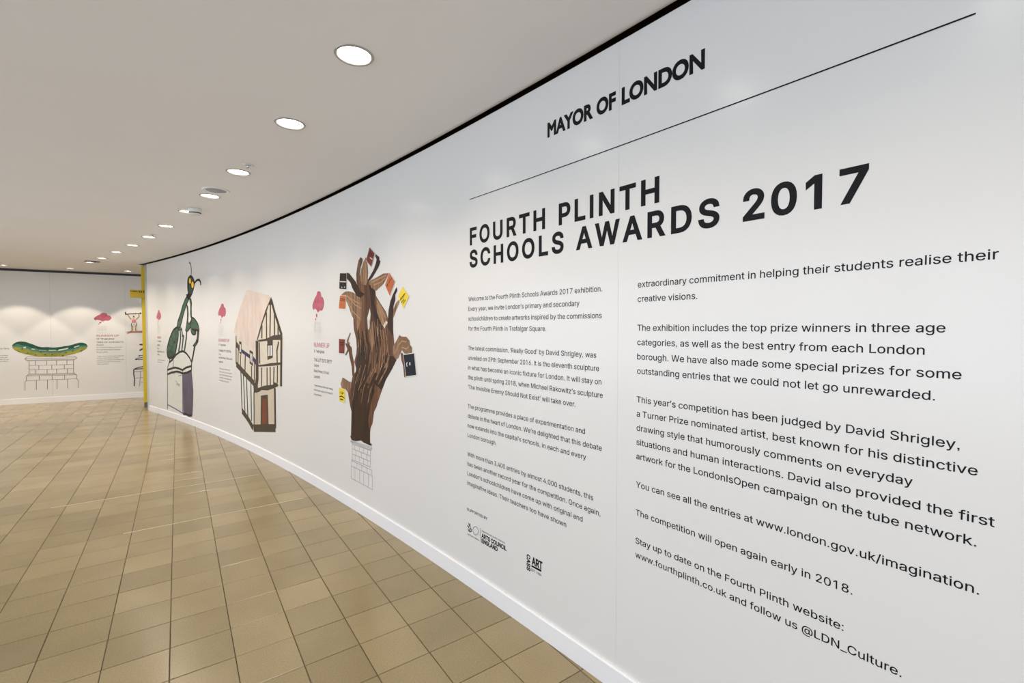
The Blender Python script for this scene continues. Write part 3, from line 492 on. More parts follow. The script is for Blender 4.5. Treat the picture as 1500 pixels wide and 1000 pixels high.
# Print data: s = metres along the wall, z = height; R = curved wall, B = back wall
MURALS=[
('insect_mural','printed drawing of a long green insect above a domed white and purple tower','mural','R',[
 ('head','ink',[(-10.875,2.357),(-10.837,2.355),(-10.799,2.346),(-10.764,2.333),(-10.736,2.317),(-10.712,2.297),(-10.693,2.278),(-10.68,2.259),(-10.673,2.24),(-10.671,2.22),(-10.676,2.197),(-10.686,2.171),(-10.701,2.147),(-10.72,2.122),(-10.743,2.097),(-10.768,2.074),(-10.796,2.053),(-10.826,2.033),(-10.857,2.015),(-10.889,1.997),(-10.922,1.981),(-10.954,1.974),(-10.987,1.98),(-11.018,1.996),(-11.043,2.012),(-11.054,2.027),(-11.058,2.044),(-11.063,2.056),(-11.077,2.061),(-11.092,2.062),(-11.093,2.063),(-11.065,2.066),(-11.023,2.069),(-10.993,2.078),(-10.99,2.097),(-11,2.123),(-11.008,2.15),(-11.01,2.179),(-11.009,2.211),(-11.007,2.24),(-11.002,2.268),(-10.995,2.294),(-10.979,2.316),(-10.95,2.334),(-10.913,2.349)],None,1),
 ('face_patch','green_dark',[(-10.94,2.208),(-10.902,2.224),(-10.794,2.145),(-10.728,2.133),(-10.786,2.088),(-10.874,2.054),(-10.947,2.095)],None,2),
 ('face_patch','green_dark',[(-10.836,2.316),(-10.756,2.286),(-10.721,2.246),(-10.787,2.265)],None,2),
 ('eye','yellow_ink',[(-10.828,2.264),(-10.836,2.241),(-10.854,2.226),(-10.879,2.221),(-10.903,2.229),(-10.92,2.247),(-10.925,2.27),(-10.917,2.292),(-10.899,2.308),(-10.874,2.312),(-10.85,2.305),(-10.833,2.287)],None,3),
 ('eye','yellow_ink',[(-10.709,2.197),(-10.718,2.171),(-10.739,2.153),(-10.768,2.147),(-10.795,2.156),(-10.814,2.177),(-10.82,2.204),(-10.811,2.23),(-10.79,2.248),(-10.761,2.253),(-10.734,2.244),(-10.715,2.224)],None,3),
 ('antenna','ink',[[(-10.901,2.555),(-10.884,2.55),(-10.86,2.543),(-10.839,2.528),(-10.824,2.505),(-10.813,2.474),(-10.806,2.443),(-10.808,2.409),(-10.814,2.374),(-10.819,2.349)]],.022,3),
 ('antenna','ink',[[(-10.671,2.226),(-10.643,2.235),(-10.604,2.248),(-10.566,2.257),(-10.53,2.261),(-10.495,2.261),(-10.464,2.257),(-10.44,2.246),(-10.42,2.231),(-10.405,2.216),(-10.4,2.2),(-10.4,2.184),(-10.401,2.173)]],.035,3),
 ('thorax','green',[(-11.046,2.029),(-10.954,1.98),(-11.073,1.894),(-11.215,1.753),(-11.3,1.635),(-11.384,1.542),(-11.482,1.536),(-11.532,1.556),(-11.496,1.637),(-11.35,1.769),(-11.266,1.873),(-11.124,1.987)],None,1),
 ('outline','ink',[[(-11.046,2.029),(-10.954,1.98),(-11.073,1.894),(-11.215,1.753),(-11.3,1.635),(-11.384,1.542),(-11.482,1.536),(-11.532,1.556),(-11.496,1.637),(-11.35,1.769),(-11.266,1.873),(-11.124,1.987),(-11.046,2.029)]],.022,3),
 ('foreleg','green',[(-10.915,1.985),(-10.848,1.989),(-10.814,1.924),(-10.842,1.836),(-10.83,1.708),(-10.876,1.702),(-10.891,1.76),(-10.879,1.837),(-10.882,1.913)],None,1),
 ('outline','ink',[[(-10.915,1.985),(-10.848,1.989),(-10.814,1.924),(-10.842,1.836),(-10.83,1.708),(-10.876,1.702),(-10.891,1.76),(-10.879,1.837),(-10.882,1.913),(-10.915,1.985)]],.015,3),
 ('foreleg','green',[(-10.849,1.702),(-10.812,1.702),(-10.761,1.691),(-10.71,1.675),(-10.659,1.653),(-10.608,1.626),(-10.567,1.598),(-10.539,1.569),(-10.52,1.54),(-10.51,1.517),(-10.51,1.503),(-10.519,1.494),(-10.537,1.49),(-10.57,1.491),(-10.613,1.496),(-10.646,1.494),(-10.656,1.479),(-10.656,1.458),(-10.668,1.441),(-10.705,1.433),(-10.755,1.431),(-10.798,1.434),(-10.828,1.443),(-10.852,1.458),(-10.87,1.478),(-10.88,1.506),(-10.884,1.538),(-10.883,1.568),(-10.878,1.591),(-10.869,1.611),(-10.861,1.632),(-10.861,1.658),(-10.862,1.685)],None,1),
 ('outline','ink',[[(-10.849,1.702),(-10.813,1.697),(-10.761,1.688),(-10.71,1.675),(-10.659,1.653),(-10.608,1.626),(-10.567,1.598),(-10.539,1.569),(-10.52,1.54),(-10.51,1.517),(-10.51,1.503),(-10.519,1.494),(-10.537,1.49),(-10.57,1.491),(-10.613,1.496),(-10.646,1.494),(-10.656,1.479),(-10.656,1.458),(-10.668,1.441),(-10.705,1.433),(-10.755,1.431),(-10.798,1.434),(-10.828,1.443),(-10.852,1.458),(-10.87,1.478),(-10.88,1.506),(-10.884,1.538),(-10.883,1.568),(-10.878,1.591),(-10.869,1.611),(-10.861,1.632),(-10.856,1.657),(-10.852,1.683),(-10.849,1.702)]],.024,3),
 ('claw','ink',[(-10.848,1.529),(-10.536,1.511),(-10.556,1.48),(-10.646,1.489),(-10.704,1.441),(-10.739,1.485),(-10.831,1.504)],None,2),
 ('foreleg','green_dark',[(-10.591,1.498),(-10.511,1.498),(-10.55,1.38),(-10.564,1.323),(-10.704,1.251),(-10.778,1.122),(-10.852,1.004),(-10.877,1.028),(-10.796,1.147),(-10.752,1.25),(-10.8,1.259),(-10.675,1.315),(-10.605,1.379)],None,1),
 ('outline','ink',[[(-10.591,1.498),(-10.511,1.498),(-10.55,1.38),(-10.564,1.323),(-10.704,1.251),(-10.778,1.122),(-10.852,1.004),(-10.877,1.028),(-10.796,1.147),(-10.752,1.25),(-10.8,1.259),(-10.675,1.315),(-10.605,1.379),(-10.591,1.498)]],.018,3),
 ('leg','green',[(-11.053,1.906),(-10.998,1.866),(-10.985,1.762),(-11.012,1.633),(-10.957,1.594),(-10.89,1.645),(-10.884,1.555),(-10.982,1.503),(-11.059,1.477),(-11.134,1.496),(-11.093,1.555),(-11.039,1.685),(-11.029,1.789)],None,1),
 ('outline','ink',[[(-11.053,1.906),(-10.998,1.866),(-10.985,1.762),(-11.012,1.633),(-10.957,1.594),(-10.89,1.645),(-10.884,1.555),(-10.982,1.503),(-11.059,1.477),(-11.134,1.496),(-11.093,1.555),(-11.039,1.685),(-11.029,1.789),(-11.053,1.906)]],.02,3),
 ('leg','green_dark',[[(-11.078,1.477),(-11.103,1.372),(-11.212,1.153)]],.05,2),
 ('leg','green_dark',[[(-11.364,1.536),(-11.308,1.502),(-11.286,1.41),(-11.237,1.397),(-11.259,1.344),(-11.328,1.162)]],.05,2),
 ('leg','green_dark',[[(-11.483,1.522),(-11.386,1.502),(-11.374,1.369),(-11.399,1.288),(-11.486,1.137)]],.05,2),
 ('wing','green',[(-11.521,1.549),(-11.492,1.544),(-11.479,1.528),(-11.472,1.502),(-11.472,1.463),(-11.48,1.413),(-11.492,1.367),(-11.511,1.329),(-11.535,1.294),(-11.558,1.257),(-11.579,1.215),(-11.6,1.172),(-11.626,1.133),(-11.656,1.101),(-11.69,1.075),(-11.73,1.054),(-11.782,1.037),(-11.84,1.026),(-11.894,1.02),(-11.941,1.019),(-11.983,1.024),(-12.015,1.036),(-12.036,1.059),(-12.047,1.089),(-12.051,1.119),(-12.05,1.147),(-12.041,1.174),(-12.025,1.205),(-12.001,1.241),(-11.97,1.281),(-11.937,1.319),(-11.903,1.354),(-11.867,1.387),(-11.829,1.418),(-11.79,1.448),(-11.75,1.477),(-11.703,1.502),(-11.641,1.524),(-11.574,1.542)],None,1),
 ('outline','ink',[[(-11.521,1.549),(-11.506,1.54),(-11.485,1.526),(-11.472,1.502),(-11.472,1.463),(-11.48,1.413),(-11.492,1.367),(-11.511,1.329),(-11.535,1.294),(-11.558,1.257),(-11.579,1.215),(-11.6,1.172),(-11.626,1.133),(-11.656,1.101),(-11.69,1.075),(-11.73,1.054),(-11.782,1.037),(-11.84,1.026),(-11.894,1.02),(-11.941,1.019),(-11.983,1.024),(-12.015,1.036),(-12.036,1.059),(-12.047,1.089),(-12.051,1.119),(-12.05,1.147),(-12.041,1.174),(-12.025,1.205),(-12.001,1.241),(-11.97,1.281),(-11.937,1.319),(-11.903,1.354),(-11.867,1.387),(-11.829,1.418),(-11.79,1.448),(-11.75,1.477),(-11.703,1.502),(-11.64,1.522),(-11.57,1.538),(-11.521,1.549)]],.035,3),
 ('wing_shade','green_dark',[(-12.022,1.134),(-11.744,1.157),(-11.658,1.118),(-11.751,1.053),(-11.894,1.027),(-12.003,1.043)],None,2),
 ('wing_vein','ink',[[(-11.829,1.418),(-11.735,1.309),(-11.616,1.283)],[(-11.982,1.248),(-11.781,1.211),(-11.907,1.138)],[(-11.553,1.353),(-11.738,1.253),(-11.764,1.17)],[(-11.643,1.502),(-11.61,1.393),(-11.697,1.282)]],.014,3),
 ('tower_dome','paper_white',[(-11.939,.948),(-11.794,.996),(-11.608,1.086),(-11.427,1.139),(-11.29,1.157),(-11.118,1.127),(-10.969,1.063),(-10.883,.996),(-10.894,.866),(-11.311,.789),(-12.046,.738),(-12.039,.851)],None,1),
 ('tower_body','paper_white',[(-12.046,.735),(-11.606,.805),(-11.311,.792),(-11.338,.139),(-12.067,.203)],None,1),
 ('tower_side','purple_ink',[(-11.304,.783),(-11.136,.813),(-10.887,.863),(-10.858,.708),(-10.829,.555),(-10.853,.347),(-10.89,.159),(-11.099,.137),(-11.312,.125)],None,2),
 ('outline','ink',[[(-11.934,1.025),(-11.939,.948),(-11.794,.996),(-11.608,1.086),(-11.427,1.139),(-11.27,1.157),(-11.118,1.129),(-10.969,1.063),(-10.879,.996),(-10.894,.86)],[(-12.058,.808),(-11.885,.838),(-11.681,.87),(-11.523,.867),(-11.308,.849),(-11.131,.899),(-10.89,.935)],[(-12.046,.735),(-11.848,.777),(-11.605,.808),(-11.447,.808),(-11.311,.793),(-11.136,.813),(-10.894,.866)],[(-11.323,.131),(-11.176,.141),(-11.061,.132),(-10.909,.153)]],.034,3),
 ('outline','ink',[[(-11.939,.955),(-12.026,.866),(-12.05,.808),(-12.088,.13)],[(-11.742,.998),(-11.762,.866)],[(-11.308,.849),(-11.338,.142)]],.022,3),
 ('outline','blue_ink',[[(-12.067,.207),(-11.644,.17),(-11.331,.137)]],.018,3),
 ('pencil_mark','grey_line',[[(-11.53,.735),(-11.352,.766)],[(-11.655,.651),(-11.538,.605),(-11.44,.605),(-11.501,.567)],[(-11.618,.599),(-11.461,.577)]],.015,3),
]),
('house_mural','printed drawing of a tall timbered house with a pale steep roof and a brown door','mural','R',[
 ('side_wall','plaster',[(-9.008,1.43),(-8.592,1.307),(-8.471,1.305),(-8.425,1.261),(-8.312,1.324),(-8.269,1.379),(-8.291,.879),(-8.429,.858),(-9.017,1.059)],None,1),
 ('side_wall','paper_white',[(-8.855,.972),(-8.415,.854),(-8.426,.292),(-8.835,.466)],None,1),
 ('front_wall','plaster',[(-7.806,1.884),(-7.508,1.447),(-7.552,.893),(-7.747,.857),(-8.294,.799),(-8.283,1.379)],None,1),
 ('front_wall','plaster_warm',[(-8.406,.759),(-7.735,.854),(-7.74,.403),(-8.426,.302)],None,1),
 ('roof','roof_ink',[(-7.415,1.309),(-7.504,1.429),(-7.517,1.335)],None,1),
 ('roof','roof_ink',[(-8.546,2.005),(-7.806,1.89),(-8.03,1.689),(-8.141,1.556),(-8.267,1.428),(-8.425,1.261),(-8.471,1.305),(-8.592,1.307),(-8.998,1.435),(-9.11,1.477),(-8.941,1.685),(-8.77,1.854),(-8.633,1.977)],None,2),
 ('beam','brown_ink',[(-7.806,1.884),(-7.772,1.799),(-7.83,1.792),(-7.885,1.797),(-7.979,1.688),(-8.059,1.623),(-8.171,1.478),(-8.264,1.379),(-8.282,1.389),(-8.14,1.575),(-7.989,1.736)],None,3),
 ('beam','brown_ink',[[(-7.802,1.851),(-7.714,1.71),(-7.621,1.6),(-7.508,1.447)]],.05,3),
 ('beam','brown_ink',[[(-7.52,1.447),(-7.552,.893)]],.055,3),
 ('beam','brown_ink',[[(-8.106,1.565),(-8.118,1.411)],[(-7.959,1.716),(-7.965,1.385)],[(-7.829,1.801),(-7.862,1.429)],[(-7.715,1.683),(-7.719,1.445)],[(-7.61,1.573),(-7.614,1.46)],[(-8.203,1.361),(-8.2,1.107)],[(-7.601,1.383),(-7.657,1.281),(-7.651,1.136)]],.035,3),
 ('beam','brown_ink',[(-8.255,1.389),(-8.003,1.408),(-7.926,1.419),(-7.774,1.449),(-7.519,1.465),(-7.51,1.403),(-7.776,1.398),(-7.777,1.351),(-7.941,1.343),(-7.952,1.385),(-8.216,1.369)],None,3),
 ('window_frame','brown_ink',[(-7.954,1.347),(-7.777,1.351),(-7.783,1.198),(-7.949,1.163)],None,3),
 ('window_pane','paper_white',[(-7.924,1.331),(-7.798,1.337),(-7.802,1.221),(-7.929,1.211)],None,4),
 ('window_bar','grey_line',[[(-7.886,1.332),(-7.891,1.213)],[(-7.84,1.335),(-7.845,1.217)]],.02,5),
 ('beam','brown_ink',[[(-8.277,1.379),(-8.289,.929),(-8.351,.759)]],.09,3),
 ('beam','brown_ink',[(-8.268,1.088),(-8.015,1.112),(-7.836,1.135),(-7.566,1.156),(-7.555,1.129),(-7.787,1.105),(-8.228,1.071)],None,3),
 ('beam','brown_ink',[[(-8.135,1.066),(-8.152,.841)],[(-7.965,1.076),(-7.974,.866)],[(-7.868,1.091),(-7.871,.879)],[(-7.75,1.098),(-7.77,.902)],[(-7.647,1.118),(-7.659,.92)]],.03,3),
 ('beam','brown_ink',[(-8.266,.811),(-8.052,.859),(-7.796,.89),(-7.745,.922),(-7.671,.919),(-7.624,.9),(-7.649,.884),(-7.747,.857),(-7.95,.811),(-8.16,.796),(-8.241,.764),(-8.407,.739),(-8.429,.858),(-8.291,.879)],None,3),
 ('beam','brown_ink',[[(-7.737,.858),(-7.74,.403)]],.05,3),
 ('beam','brown_ink',[[(-8.44,.3),(-7.74,.403)]],.09,3),
 ('beam','brown_ink',[[(-8.406,.749),(-8.42,.303)]],.03,3),
 ('door_panel','door_ink',[(-8.142,.705),(-7.974,.727),(-7.967,.388),(-8.165,.355)],None,2),
 ('beam','brown_ink',[[(-8.178,.353),(-8.155,.709),(-7.979,.736),(-7.967,.388)]],.045,3),
 ('beam','brown_ink',[[(-9.017,1.059),(-8.709,.955),(-8.388,.851)],[(-8.835,.466),(-8.634,.391),(-8.454,.298)]],.075,3),
 ('beam','brown_ink',[[(-8.855,.972),(-8.835,.466)],[(-8.768,.946),(-8.732,.457)],[(-8.659,.912),(-8.632,.427)],[(-8.507,.872),(-8.506,.382)],[(-9.008,1.43),(-9.026,1.059)],[(-8.937,1.26),(-8.957,1.046)],[(-8.86,1.189),(-8.868,1.019)],[(-8.476,1.067),(-8.483,.904)],[(-8.368,1.113),(-8.386,.881)]],.03,3),
 ('beam','purple_ink',[[(-8.683,1.206),(-8.708,.987)]],.035,3),
 ('brace','purple_dark',[(-8.812,1.264),(-8.526,1.202),(-8.528,1.153),(-8.814,1.217)],None,3),
 ('beam','brown_ink',[[(-9.004,1.323),(-8.886,1.267)]],.07,3),
 ('brace','purple_dark',[[(-8.416,1.161),(-8.295,1.102)]],.06,3),
 ('window_frame','brown_ink',[(-8.896,1.367),(-8.814,1.353),(-8.821,1.19),(-8.895,1.209)],None,4),
 ('window_pane','paper_white',[(-8.877,1.328),(-8.83,1.318),(-8.835,1.223),(-8.879,1.232)],None,5),
 ('window_frame','brown_ink',[(-8.529,1.262),(-8.418,1.241),(-8.426,1.065),(-8.537,1.094)],None,4),
 ('window_pane','paper_white',[(-8.511,1.228),(-8.438,1.215),(-8.443,1.102),(-8.515,1.123)],None,5),
 ('window_bar','grey_line',[[(-8.474,1.222),(-8.479,1.112)]],.02,6),
]),
('tree_mural','printed painting of a brown branching tree hung with coloured paper scraps on a line-drawn plinth','mural','R',[
 ('trunk','bark',[(-5.836,1.632),(-5.83,1.558),(-5.825,1.519),(-5.783,1.438),(-5.776,1.372),(-5.785,1.32),(-5.825,1.252),(-5.78,1.183),(-5.856,1.133),(-5.882,1.076),(-5.909,1.016),(-5.952,.981),(-5.936,.934),(-5.907,.862),(-5.884,.825),(-5.893,.717),(-5.901,.606),(-5.776,.617),(-5.648,.617),(-5.555,.615),(-5.557,.689),(-5.54,.746),(-5.513,.774),(-5.483,.877),(-5.438,.924),(-5.43,.941),(-5.371,1.03),(-5.285,1.147),(-5.189,1.233),(-5.123,1.302),(-5.146,1.346),(-5.157,1.43),(-5.176,1.536),(-5.171,1.581),(-5.251,1.608),(-5.277,1.655),(-5.36,1.718),(-5.437,1.783),(-5.444,1.824),(-5.553,1.914),(-5.591,1.931),(-5.748,1.914),(-5.766,1.828),(-5.703,1.767),(-5.753,1.689)],None,1),
 ('branch','bark',[(-5.689,2.107),(-5.653,2.089),(-5.658,2.064),(-5.69,2.025),(-5.707,1.976),(-5.693,1.889),(-5.749,1.885),(-5.769,1.916),(-5.771,1.981),(-5.745,2.052),(-5.726,2.086)],None,2),
 ('branch','bark_light',[(-5.595,2.097),(-5.573,2.049),(-5.562,1.985),(-5.569,1.908),(-5.6,1.875),(-5.677,1.888),(-5.708,1.94),(-5.683,2.01),(-5.635,2.069)],None,2),
 ('branch','bark_dark',[(-5.427,2.102),(-5.403,2.086),(-5.375,2.076),(-5.375,2.049),(-5.354,2.04),(-5.383,2.003),(-5.441,1.96),(-5.486,1.93),(-5.531,1.906),(-5.569,1.912),(-5.53,1.94),(-5.47,1.984),(-5.433,2.028),(-5.418,2.06),(-5.442,2.09)],None,3),
 ('branch','bark_dark',[(-5.955,2.004),(-5.904,1.996),(-5.846,1.958),(-5.773,1.909),(-5.702,1.832),(-5.624,1.806),(-5.703,1.778),(-5.767,1.799),(-5.848,1.869),(-5.88,1.916),(-5.947,1.951)],None,3),
 ('branch','bark_light',[(-6.073,1.814),(-6.058,1.822),(-6.03,1.833),(-6.002,1.841),(-5.975,1.845),(-5.947,1.846),(-5.915,1.844),(-5.878,1.839),(-5.837,1.83),(-5.799,1.819),(-5.764,1.805),(-5.731,1.788),(-5.703,1.767),(-5.682,1.74),(-5.666,1.71),(-5.658,1.679),(-5.657,1.647),(-5.663,1.614),(-5.683,1.593),(-5.727,1.591),(-5.787,1.601),(-5.837,1.617),(-5.865,1.639),(-5.883,1.666),(-5.902,1.693),(-5.924,1.72),(-5.946,1.748),(-5.969,1.771),(-5.993,1.789),(-6.017,1.803),(-6.038,1.812),(-6.056,1.815),(-6.07,1.813)],None,2),
 ('branch','bark_light',[(-5.546,1.903),(-5.413,1.924),(-5.314,1.943),(-5.232,1.939),(-5.26,1.905),(-5.315,1.863),(-5.429,1.82),(-5.532,1.857)],None,2),
 ('trunk_shade','bark_dark',[(-5.546,1.872),(-5.472,1.863),(-5.444,1.81),(-5.46,1.729),(-5.404,1.624),(-5.321,1.522),(-5.384,1.516),(-5.463,1.591),(-5.519,1.717),(-5.533,1.815)],None,2),
 ('trunk_gap','paper_white',[(-5.539,1.69),(-5.524,1.647),(-5.544,1.536),(-5.571,1.518),(-5.582,1.614),(-5.558,1.655)],None,3),
 ('trunk_gap','plaster',[(-5.278,1.589),(-5.251,1.575),(-5.307,1.529),(-5.32,1.556)],None,3),
 ('trunk_highlight','bark_light',[(-5.492,1.591),(-5.449,1.556),(-5.363,1.516),(-5.451,1.439),(-5.496,1.376),(-5.542,1.332),(-5.555,1.423),(-5.516,1.522)],None,2),
 ('trunk_highlight','bark_light',[(-5.437,1.776),(-5.36,1.711),(-5.284,1.649),(-5.251,1.602),(-5.307,1.536),(-5.362,1.576),(-5.418,1.652)],None,2),
 ('trunk_highlight','bark_light',[(-5.751,1.769),(-5.704,1.731),(-5.707,1.579),(-5.757,1.507),(-5.788,1.58)],None,2),
 ('trunk_highlight','bark_light',[(-5.546,1.092),(-5.501,1.117),(-5.514,1.032),(-5.564,.942),(-5.603,.937),(-5.578,1.026)],None,3),
 ('trunk_highlight','bark_light',[(-5.455,1.218),(-5.433,1.206),(-5.486,1.119),(-5.5,1.131)],None,3),
 ('trunk_highlight','bark_light',[(-5.742,1.441),(-5.686,1.442),(-5.728,1.369),(-5.756,1.375)],None,3),
 ('trunk_highlight','bark_light',[(-5.702,1.035),(-5.678,1.045),(-5.696,.97),(-5.72,.953)],None,3),
 ('trunk_highlight','bark_light',[(-5.438,1.336),(-5.388,1.325),(-5.398,1.311),(-5.417,1.313)],None,3),
 ('trunk_shade','bark_dark',[(-5.31,1.328),(-5.175,1.327),(-5.129,1.304),(-5.189,1.233),(-5.285,1.147),(-5.356,1.061),(-5.457,1.093),(-5.397,1.201)],None,2),
 ('trunk_shade','bark_dark',[(-5.814,1.151),(-5.606,1.166),(-5.599,1.095),(-5.546,1.085),(-5.61,.936),(-5.597,.833),(-5.553,.694),(-5.555,.615),(-5.727,.618),(-5.901,.606),(-5.884,.825),(-5.85,1.021)],None,2),
 ('trunk_shade','bark_dark',[(-5.647,1.436),(-5.599,1.508),(-5.603,1.152),(-5.797,1.137),(-5.778,1.286)],None,2),
 ('branch','bark_dark',[(-5.115,1.83),(-5.105,1.804),(-5.135,1.774),(-5.136,1.735),(-5.163,1.691),(-5.171,1.601),(-5.172,1.477),(-5.252,1.536),(-5.251,1.575),(-5.236,1.667),(-5.208,1.732),(-5.168,1.782)],None,3),
 ('branch','bark_light',[(-5.072,1.739),(-5.079,1.714),(-5.124,1.664),(-5.164,1.607),(-5.17,1.665),(-5.117,1.722)],None,2),
 ('branch','bark_light',[(-5.174,1.397),(-5.121,1.444),(-5.082,1.483),(-5.044,1.472),(-4.982,1.472),(-4.94,1.447),(-4.934,1.417),(-4.905,1.399),(-4.905,1.359),(-4.959,1.354),(-5.008,1.352),(-5.045,1.376),(-5.071,1.349),(-5.097,1.316),(-5.136,1.301),(-5.174,1.345)],None,2),
 ('branch','bark',[(-5.064,1.358),(-5.03,1.353),(-5.007,1.259),(-4.996,1.183),(-5.016,1.187),(-5.028,1.262),(-5.053,1.305)],None,3),
 ('branch','bark',[(-5.995,1.404),(-5.926,1.398),(-5.867,1.369),(-5.86,1.317),(-5.825,1.237),(-5.824,1.133),(-5.864,1.13),(-5.871,1.205),(-5.919,1.3),(-5.927,1.337),(-5.98,1.297),(-5.997,1.3),(-5.952,1.352)],None,2),
 ('branch','bark_light',[(-5.898,1.495),(-5.883,1.484),(-5.916,1.451),(-5.93,1.417),(-5.905,1.408),(-5.9,1.393),(-5.96,1.399),(-5.959,1.43)],None,3),
 ('branch','bark_light',[(-6.055,1.103),(-6.019,1.098),(-5.933,1.079),(-5.879,1.076),(-5.892,1.022),(-5.939,.972),(-5.995,1.005),(-6.075,1.009),(-6.092,1.043)],None,2),
 ('trunk_foot','bark_dark',[(-5.918,.612),(-5.776,.617),(-5.648,.617),(-5.555,.619),(-5.522,.611),(-5.533,.598),(-5.571,.598),(-5.664,.6),(-5.711,.61),(-5.809,.586),(-5.884,.583)],None,3),
 ('brush_stroke','bark_light',[[(-5.627,1.506),(-5.601,1.383),(-5.622,1.259)],[(-5.582,1.26),(-5.616,1.167),(-5.683,1.069)],[(-5.284,1.414),(-5.274,1.361),(-5.27,1.307)],[(-5.412,1.329),(-5.429,1.235),(-5.513,1.135)],[(-5.634,1.458),(-5.618,1.402),(-5.636,1.345)],[(-5.383,1.593),(-5.395,1.534),(-5.376,1.476)],[(-5.409,1.603),(-5.419,1.517),(-5.391,1.43)],[(-5.725,1.203),(-5.814,1.064),(-5.861,.925)],[(-5.338,1.252),(-5.425,1.157),(-5.504,1.059)],[(-5.256,1.555),(-5.25,1.494),(-5.244,1.432)],[(-5.239,1.333),(-5.283,1.221),(-5.413,1.099)],[(-5.44,1.446),(-5.444,1.401),(-5.439,1.357)],[(-5.329,1.446),(-5.312,1.385),(-5.31,1.323)],[(-5.249,1.355),(-5.266,1.233),(-5.402,1.1)],[(-5.473,1.56),(-5.475,1.484),(-5.464,1.409)],[(-5.48,1.223),(-5.528,1.168),(-5.582,1.111)],[(-5.434,1.252),(-5.44,1.209),(-5.49,1.162)],[(-5.509,1.581),(-5.512,1.522),(-5.5,1.464)],[(-5.529,1.192),(-5.655,1.051),(-5.705,.912)],[(-5.26,1.379),(-5.258,1.282),(-5.342,1.179)],[(-5.313,1.298),(-5.386,1.191),(-5.491,1.078)],[(-5.545,1.498),(-5.544,1.436),(-5.523,1.374)],[(-5.705,1.231),(-5.728,1.161),(-5.774,1.088)],[(-5.324,1.53),(-5.32,1.472),(-5.303,1.416)],[(-5.456,1.578),(-5.429,1.451),(-5.419,1.324)],[(-5.487,1.166),(-5.536,1.111),(-5.582,1.054)],[(-5.552,1.592),(-5.552,1.5),(-5.529,1.409)],[(-5.225,1.335),(-5.254,1.248),(-5.348,1.156)],[(-5.321,1.343),(-5.358,1.235),(-5.46,1.12)],[(-5.529,1.416),(-5.525,1.345),(-5.542,1.273)]],.008,4),
 ('brush_stroke','bark_dark',[[(-5.677,1.507),(-5.649,1.436),(-5.638,1.365)],[(-5.657,.861),(-5.687,.76),(-5.71,.659)],[(-5.572,1.174),(-5.662,1.067),(-5.717,.961)],[(-5.55,1.427),(-5.536,1.378),(-5.546,1.329)],[(-5.41,1.407),(-5.41,1.334),(-5.427,1.261)],[(-5.66,.938),(-5.681,.823),(-5.723,.703)],[(-5.435,1.145),(-5.54,1.004),(-5.582,.865)],[(-5.573,.936),(-5.602,.82),(-5.655,.698)],[(-5.735,1.492),(-5.724,1.41),(-5.72,1.327)],[(-5.451,1.186),(-5.564,1.065),(-5.622,.945)],[(-5.551,1.359),(-5.582,1.247),(-5.645,1.131)],[(-5.618,1.282),(-5.626,1.227),(-5.653,1.171)],[(-5.591,.981),(-5.624,.881),(-5.662,.778)],[(-5.378,1.597),(-5.386,1.508),(-5.359,1.419)],[(-5.744,.894),(-5.745,.825),(-5.757,.754)],[(-5.438,1.183),(-5.552,1.051),(-5.612,.92)],[(-5.798,1.012),(-5.803,.95),(-5.802,.889)],[(-5.688,1.453),(-5.659,1.38),(-5.689,1.304)],[(-5.593,1.277),(-5.593,1.232),(-5.593,1.186)],[(-5.766,1.064),(-5.8,.936),(-5.8,.811)],[(-5.851,.891),(-5.846,.753),(-5.86,.621)],[(-5.609,1.329),(-5.606,1.253),(-5.621,1.176)],[(-5.475,1.577),(-5.458,1.459),(-5.435,1.341)],[(-5.592,1.53),(-5.587,1.46),(-5.572,1.391)],[(-5.595,.912),(-5.634,.774),(-5.668,.653)],[(-5.562,1.029),(-5.609,.914),(-5.646,.798)],[(-5.528,1.253),(-5.55,1.2),(-5.592,1.146)],[(-5.528,1.017),(-5.553,.954),(-5.584,.889)],[(-5.676,1.04),(-5.712,.912),(-5.727,.786)],[(-5.56,1.418),(-5.575,1.296),(-5.605,1.172)],[(-5.611,.958),(-5.633,.867),(-5.668,.773)],[(-5.581,1.224),(-5.64,1.135),(-5.707,1.044)],[(-5.256,1.352),(-5.289,1.24),(-5.396,1.121)],[(-5.682,1.167),(-5.794,1.019),(-5.804,.877)],[(-5.477,1.058),(-5.548,.931),(-5.592,.806)],[(-5.445,1.574),(-5.427,1.46),(-5.405,1.347)]],.02,4),
 ('brush_stroke','bark_hi',[[(-5.613,1.24),(-5.683,1.131),(-5.752,1.019)],[(-5.28,1.389),(-5.264,1.291),(-5.344,1.188)],[(-5.287,1.583),(-5.289,1.513),(-5.262,1.444)],[(-5.359,1.39),(-5.368,1.307),(-5.394,1.223)],[(-5.266,1.422),(-5.239,1.31),(-5.32,1.192)],[(-5.598,1.208),(-5.645,1.134),(-5.713,1.057)],[(-5.281,1.484),(-5.266,1.423),(-5.25,1.362)],[(-5.533,1.532),(-5.503,1.438),(-5.499,1.344)],[(-5.319,1.512),(-5.297,1.387),(-5.309,1.262)],[(-5.453,1.283),(-5.467,1.217),(-5.542,1.145)],[(-5.729,1.566),(-5.712,1.45),(-5.701,1.333)],[(-5.369,1.522),(-5.341,1.407),(-5.334,1.294)],[(-5.369,1.564),(-5.361,1.492),(-5.344,1.42)],[(-5.542,1.604),(-5.532,1.492),(-5.5,1.38)]],.005,4),
